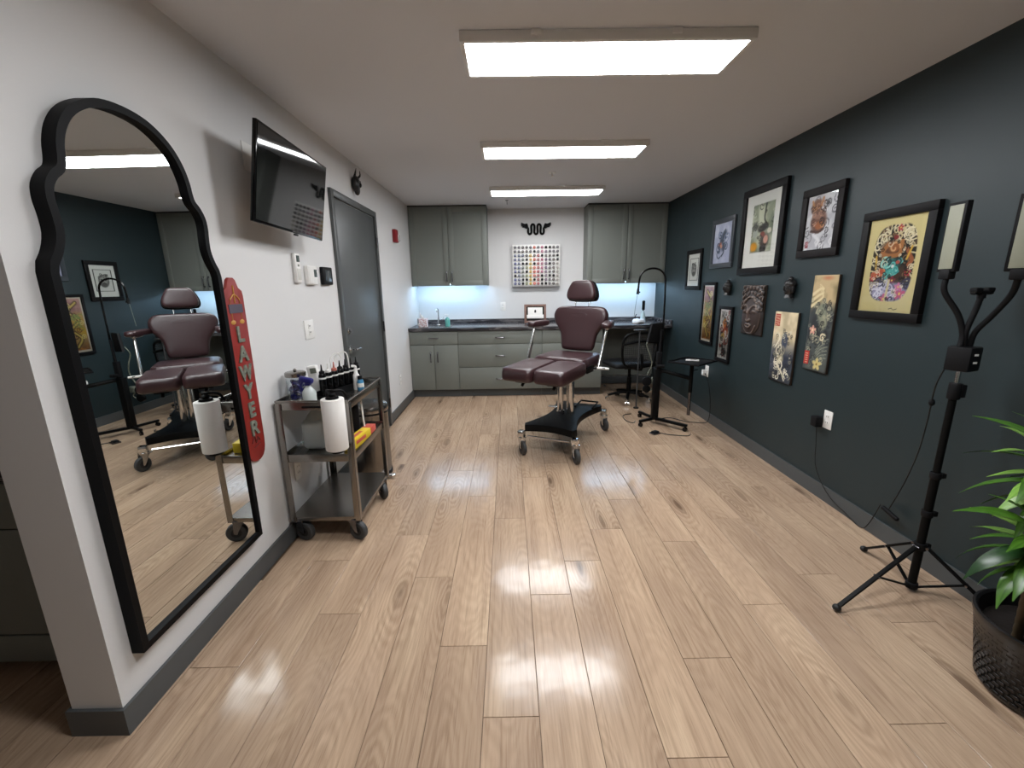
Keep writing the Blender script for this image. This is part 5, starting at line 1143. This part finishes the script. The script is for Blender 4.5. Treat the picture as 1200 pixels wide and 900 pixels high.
# floor pedal and cords
t = thing('foot_switch', 'small black and silver foot switch lying in front of the work stand', 'foot switch', (1.40, 3.95, 0))
m = MB(); m.box((1.41, 3.965, .008), (.085, .07, .014), rot=Matrix.Rotation(.5, 3, 'Z'), r=.004); m.build('base', M_nickel, t)
m = MB(); m.box((1.415, 3.972, .021), (.062, .048, .012), rot=Matrix.Rotation(.5, 3, 'Z'), r=.004); m.build('pad', M_blackm, t)
def cord(pts, label, r=.004, m_=None, sm=6, name='power_cable'):
    mm = MB(); mm.tube(pts, r, 6, sm); return solo(mm, name, m_ or M_rubberk, label, 'cord', Vector(pts[0]))
cord([(1.455, 3.98, .006), (1.52, 3.93, .005), (1.60, 3.90, .005), (1.70, 3.88, .005), (1.745, 3.93, .005)], 'black foot switch cord curving in front of the work stand base')
cord([(XR - .03, 4.42, .50), (XR - .035, 4.30, .40), (XR - .03, 4.24, .2), (XR - .035, 4.25, .03), (1.98, 4.27, .006), (1.85, 4.32, .006), (1.74, 4.45, .006), (1.62, 4.42, .006), (1.55, 4.36, .006)], 'black cord running from the far outlet along the floor to the work stand')
cord([(1.36, 4.62, .006), (1.27, 4.58, .006), (1.235, 4.47, .006), (1.25, 4.34, .006), (1.30, 4.30, .006), (1.33, 4.36, .006)], 'black loop of cord on the floor behind the work stand legs')
cord([(1.44, 4.33, .90), (1.40, 4.33, .83), (1.44, 4.33, .72), (1.47, 4.35, .62), (1.43, 4.36, .5)], 'pale curly cable hanging from the tilted pad of the work stand', .006, M_greyl)
t = thing('cable_reel', 'round dark reel with pale trim hanging behind the work stand column', 'reel', (1.43, 4.40, .40))
m = MB(); m.cyl((1.44, 4.38, .43), (1.44, 4.41, .43), .05, seg=24, r=.005); m.build('drum', M_blackm, t)
m = MB(); m.box((1.52, 4.40, .44), (.06, .03, .07), r=.01, seg=3); m.tube([(1.50, 4.40, .41), (1.53, 4.40, .37), (1.49, 4.40, .33)], .005, 6, 3); m.build('white_plug', M_greyl, t)
m = MB(); m.cyl((1.44, 4.37, .35), (1.44, 4.41, .35), .04, seg=20, r=.004); m.build('lower_drum', M_black, t)
# plug in far outlet
m = MB(); m.box((XR - .03, 4.44, .505), (.045, .04, .06), r=.008); solo(m, 'white_plug', M_white, 'white plug in the outlet behind the tray stand', 'plug', (XR - .03, 4.44, .48))

# ---------------------------------------------------------------- light stand (right foreground)
def light_stand():
    X0, Y0 = 1.88, 1.745; B = Vector((X0, Y0, 0)); Z = Vector((0, 0, 1))
    t = thing('light_stand', 'black tripod stand with gooseneck LED panels by the dark wall', 'light stand', (X0, Y0, 0))
    m = MB(); m.cyl(B + Z * .025, B + Z * .60, .0165, seg=16); m.build('lower_tube', M_black, t)
    m = MB(); m.cyl(B + Z * .58, B + Z * .99, .0135, seg=16); m.build('upper_tube', M_black, t)
    for z, r, h in ((.235, .024, .035), (.40, .022, .03), (.585, .021, .03), (.97, .022, .07)):
        m = MB(); m.cyl(B + Z * (z - h / 2), B + Z * (z + h / 2), r, seg=18, r=.004); m.box(B + Z * z + Vector((r + .006, -.006, 0)), (.02, .016, h * .8), r=.004); m.build('collar', M_blackm, t)
    m = MB(); m.cyl(B + Z * .015, B + Z * .045, .024, seg=18, r=.004); m.build('bottom_collar', M_blackm, t)
    m = MB(); m.cyl(B + Z * 1.0, B + Z * 1.06, .009, seg=12); m.build('spigot', M_chrome, t)
    for fx, fy in ((1.436, 1.622), (1.90, 2.045), (2.065, 1.50)):
        e = Vector((fx, fy, .0)); d = (e - B); d.z = 0; dn = d.normalized(); top = B + dn * .026 + Z * .235; foot = e + Z * .018
        a = Vector((-dn.y, dn.x, 0)); ax = (foot - top); R_ = Matrix((ax.normalized(), a, ax.normalized().cross(a))).transposed()
        m = MB(); m.box((top + foot) / 2, (ax.length, .018, .011), rot=R_, r=.002); l_ = m.build('leg', M_black, t)
        m = MB(); m.ball(foot, .016, 12, (1.1, 1.1, .95)); m.build('rubber_foot', M_rubberk, l_)
        mid = top.lerp(foot, .5); lo = B + dn * .022 + Z * .03; ax = mid - lo; R_ = Matrix((ax.normalized(), a, ax.normalized().cross(a))).transposed()
        m = MB(); m.box((mid + lo) / 2, (ax.length, .014, .007), rot=R_, r=.001); m.build('brace', M_black, t)
        m = MB(); m.cyl(mid - a * .013, mid + a * .013, .005, seg=8); m.build('rivet', M_nickel, l_)
        m = MB(); m.cyl(top - a * .014, top + a * .014, .006, seg=8); m.build('rivet', M_nickel, l_)
    # control box
    R_ = Matrix.Rotation(.35, 3, 'Z'); c = B + Vector((0, -.005, 1.11)); m = MB(); m.box(c, (.085, .08, .10), rot=R_, r=.006); bx = m.build('control_box', M_blackm, t)
    m = MB()
    for dx, dz in ((-.012, -.012), (-.012, .02)): m.box(c + R_ @ Vector((dx, -.0408, dz)), (.024, .002, .008), r=0)
    for dy, dz in ((-.012, .02), (-.012, -.015)): m.box(c + R_ @ Vector((.0432, dy, dz)), (.002, .014, .012), r=0)
    m.build('switch_marks', M_white, bx)
    # goosenecks
    def neck(pts): 
        m = MB(); m.tube(pts, .0105, 10, 6); return m.build('gooseneck', M_blackm, t)
    T_ = B + Z * 1.155
    e1 = Vector((1.80, 1.80, 1.44)); e3 = Vector((1.868, 1.60, 1.435)); e2 = Vector((1.892, 1.735, 1.365))
    neck([T_ + Vector((-.02, 0, 0)), Vector((1.866, 1.75, 1.21)), Vector((1.845, 1.765, 1.29)), Vector((1.80, 1.795, 1.38)), e1])
    neck([T_, Vector((1.872, 1.745, 1.22)), Vector((1.885, 1.74, 1.30)), e2])
    neck([T_ + Vector((.02, 0, 0)), Vector((1.895, 1.73, 1.22)), Vector((1.905, 1.69, 1.29)), Vector((1.89, 1.63, 1.37)), e3])
    # panels
    M_pan = mat('led_panel_face', '#8f907f', .5, bump=.3, bscale=150)
    def panel(base, up, face, w_, h_):
        up = Vector(up).normalized(); face = Vector(face); face -= up * face.dot(up); face.normalize(); sd = up.cross(face); R_ = Matrix((sd, face * -1, up)).transposed()
        c = Vector(base) + up * (h_ / 2 + .02); m = MB(); m.box(c, (w_, .022, h_), rot=R_, r=.004); m.box(Vector(base) + up * .01, (w_ * .6, .03, .04), rot=R_, r=.006); p_ = m.build('led_panel', M_blackm, t)
        m = MB(); m.box(c + face * .0115, (w_ - .02, .003, h_ - .024), rot=R_, r=.001); m.build('diffuser', M_pan, p_)
    panel((1.80, 1.80, 1.44), (.0, -.0, 1), (-.95, .12, .0), .085, .27)
    panel((1.868, 1.60, 1.435), (.0, -.0, 1), (-.75, -.65, .12), .085, .27)
    m = MB(); m.box(e2 + Z * .012, (.10, .022, .016), rot=Matrix.Rotation(.2, 3, 'Z'), r=.006); m.box(e2 + Vector((-.035, -.01, .022)), (.03, .03, .02), r=.006); m.box(e2 + Vector((.035, .01, .022)), (.03, .03, .02), r=.006); m.cyl(e2 - Z * .01, e2 + Z * .008, .014, seg=12); m.build('phone_clamp', M_blackm, t)
light_stand()
m = MB(); m.box((XR - .035, 2.735, .515), (.05, .055, .07), r=.006); solo(m, 'power_adapter', M_blackm, 'black power adapter plugged into the near outlet on the dark wall', 'adapter', (XR - .035, 2.735, .48))
cord([(XR - .03, 2.735, .48), (XR - .028, 2.72, .36), (XR - .026, 2.70, .22), (XR - .026, 2.62, .12), (XR - .024, 2.52, .055), (XR - .026, 2.40, .03), (XR - .03, 2.27, .008), (XR - .03, 2.22, .06), (XR - .035, 2.165, .21)], 'thin black lead from the adapter down along the baseboard', .0028)
t = thing('inline_controller', 'black inline switch hanging on the cord near the dark wall', 'switch', (XR - .045, 2.09, .2))
m = MB(); m.box((XR - .045, 2.09, .20), (.02, .105, .022), rot=Matrix.Rotation(.22, 3, 'X'), r=.007, seg=3); m.build('body', M_blackm, t)
cord([(1.83, 1.76, 1.06), (1.85, 1.80, .97), (1.93, 1.88, .80), (1.99, 1.95, .62), (XR - .06, 2.02, .45), (XR - .055, 2.06, .32), (XR - .05, 2.10, .21)], 'long wavy black lead from the control box to the inline switch', .0028)
m = MB(); m.ball((1.885, 1.835, .895), .012, 10, (1, 1, 1.4)); solo(m, 'ferrite_bead', M_blackm, 'small black bead on the lead below the control box', 'bead', (1.885, 1.835, .88))

# ---------------------------------------------------------------- plant
def plant():
    X0, Y0 = 1.83, 1.2
    t = thing('potted_plant', 'leafy green dracaena in a black textured pot at the right edge', 'plant', (X0, Y0, 0))
    N = NT('woven_pot'); tc = N.n('ShaderNodeTexCoord'); N.b.inputs['Base Color'].default_value = lin('#121011'); N.b.inputs['Roughness'].default_value = .3
    m = MB(); m.lathe((X0, Y0, 0), [(0, .004), (.148, .004), (.155, .012), (.198, .26), (.203, .27), (.203, .282), (.195, .286), (.187, .28), (.183, .25), (.16, .22)], 96)
    # diamond relief
    for v in m.bm.verts:
        z = v.co.z; r = math.hypot(v.co.x - X0, v.co.y - Y0)
    m.build('pot', N.m, t)
    # woven bands: small raised bars, joined
    m = MB()
    for row in range(13):
        z = .028 + row * .0178; r = .158 + (.197 - .158) * (z / .26)
        for k in range(40):
            a = 2 * PI * (k + .5 * (row % 2)) / 40
            if math.cos(a) > .75: continue
            c_ = Vector((X0 + r * math.cos(a), Y0 + r * math.sin(a), z))
            m.box(c_ - Vector((math.cos(a), math.sin(a), 0)) * .0022, (.005, .021, .011), rot=Matrix.Rotation(a, 3, 'Z') @ Matrix.Rotation(.05 if row % 2 else -.04, 3, 'X'), r=.0012, seg=1)
    o = m.build('pot_weave', N.m, t); o['kind'] = 'stuff'
    m = MB(); m.cyl((X0, Y0, .20), (X0, Y0, .235), .172, .176, 40); m.build('soil', M_soil, t)
    M_stem = mat('ringed_stem', '#4c3d28', .7, bump=.5, bscale=50)
    Ml = []
    for nm, a_, b_ in (('leaf_green', '#2c5216', '#4f7a24'), ('leaf_dark', '#17331a', '#27481f'), ('leaf_light', '#5c8c34', '#86a84e')):
        N = NT(nm); tc = N.n('ShaderNodeTexCoord'); nz = N.n('ShaderNodeTexNoise', i_Vector=N.n('ShaderNodeMapping', i_Vector=tc.outputs['Object'], i_Scale=(1, 40, 1)).outputs[0], i_Scale=3.)
        N.l(N.ramp(nz.outputs[0], [(.35, lin(a_)), (.65, lin(b_))]), N.b.inputs['Base Color']); N.b.inputs['Roughness'].default_value = .3; Ml.append(N.m)
    def leaf_mesh(L, W, droop, mt):
        me = bpy.data.meshes.new('leaf'); n = 9; V = []; F = []
        for i in range(n + 1):
            u = i / n; w_ = W * (math.sin(PI * min(1, u * .92 + .08)) ** .6) * (1 - u ** 4) + .0015; th = u * droop
            x = L * (math.sin(th) / droop if droop > .01 else u); z = -L * (1 - math.cos(th)) / droop if droop > .01 else 0
            for y, dz in ((-w_, .25 * w_), (0, 0), (w_, .25 * w_)): V.append((x, y, z + dz))
        for i in range(n):
            for j in range(2): a = i * 3 + j; F.append((a, a + 1, a + 4, a + 3))
        k0 = len(V); V += [(x, y, z - .0012) for x, y, z in V]; F += [tuple(k0 + q for q in f[::-1]) for f in list(F)]
        me.from_pydata(V, [], F); me.polygons.foreach_set('use_smooth', [True] * len(F)); me.materials.append(mt); return me
    lm = [leaf_mesh(L, W, d, Ml[k]) for L, W, d, k in ((.22, .025, .9, 0), (.24, .027, 1.2, 0), (.19, .023, .6, 2), (.23, .024, 1.4, 1), (.18, .022, .9, 0), (.21, .026, .8, 2))]
    rr = random.Random(11)
    for si, (q0, q1, h) in enumerate((((-.11, .02), (-.185, -.02), .68), ((-.06, .05), (-.12, .03), .90), ((.03, -.03), (.06, -.05), .74))):
        p0 = Vector((X0 + q0[0], Y0 + q0[1], .22)); p1 = Vector((X0 + q1[0], Y0 + q1[1], h))
        m = MB(); n = 26; m.tube([p0.lerp(p1, k / n) for k in range(n + 1)], .014, 10, radii=[.013 + .0018 * (k % 2) for k in range(n + 1)]); m.build('stem', M_stem, t)
        for k in range(38):
            u = k / 37; z = h - .15 * (1 - u); a = k * 2.4 + si; el = -.35 + 1.45 * u ** 1.5 + rr.uniform(-.12, .12)
            x_, y_ = p1.x, p1.y
            # keep clear of the wall
            o = bpy.data.objects.new('leaf', rr.choice(lm)); COL.objects.link(o); o.parent = t
            o.location = (x_ - X0, y_ - Y0, z); sc = rr.uniform(.8, 1.08)
            if math.cos(a) > .2: sc *= .7
            o.rotation_euler = (rr.uniform(-.25, .25), -el, a); o.scale = (sc, sc, sc)
plant()
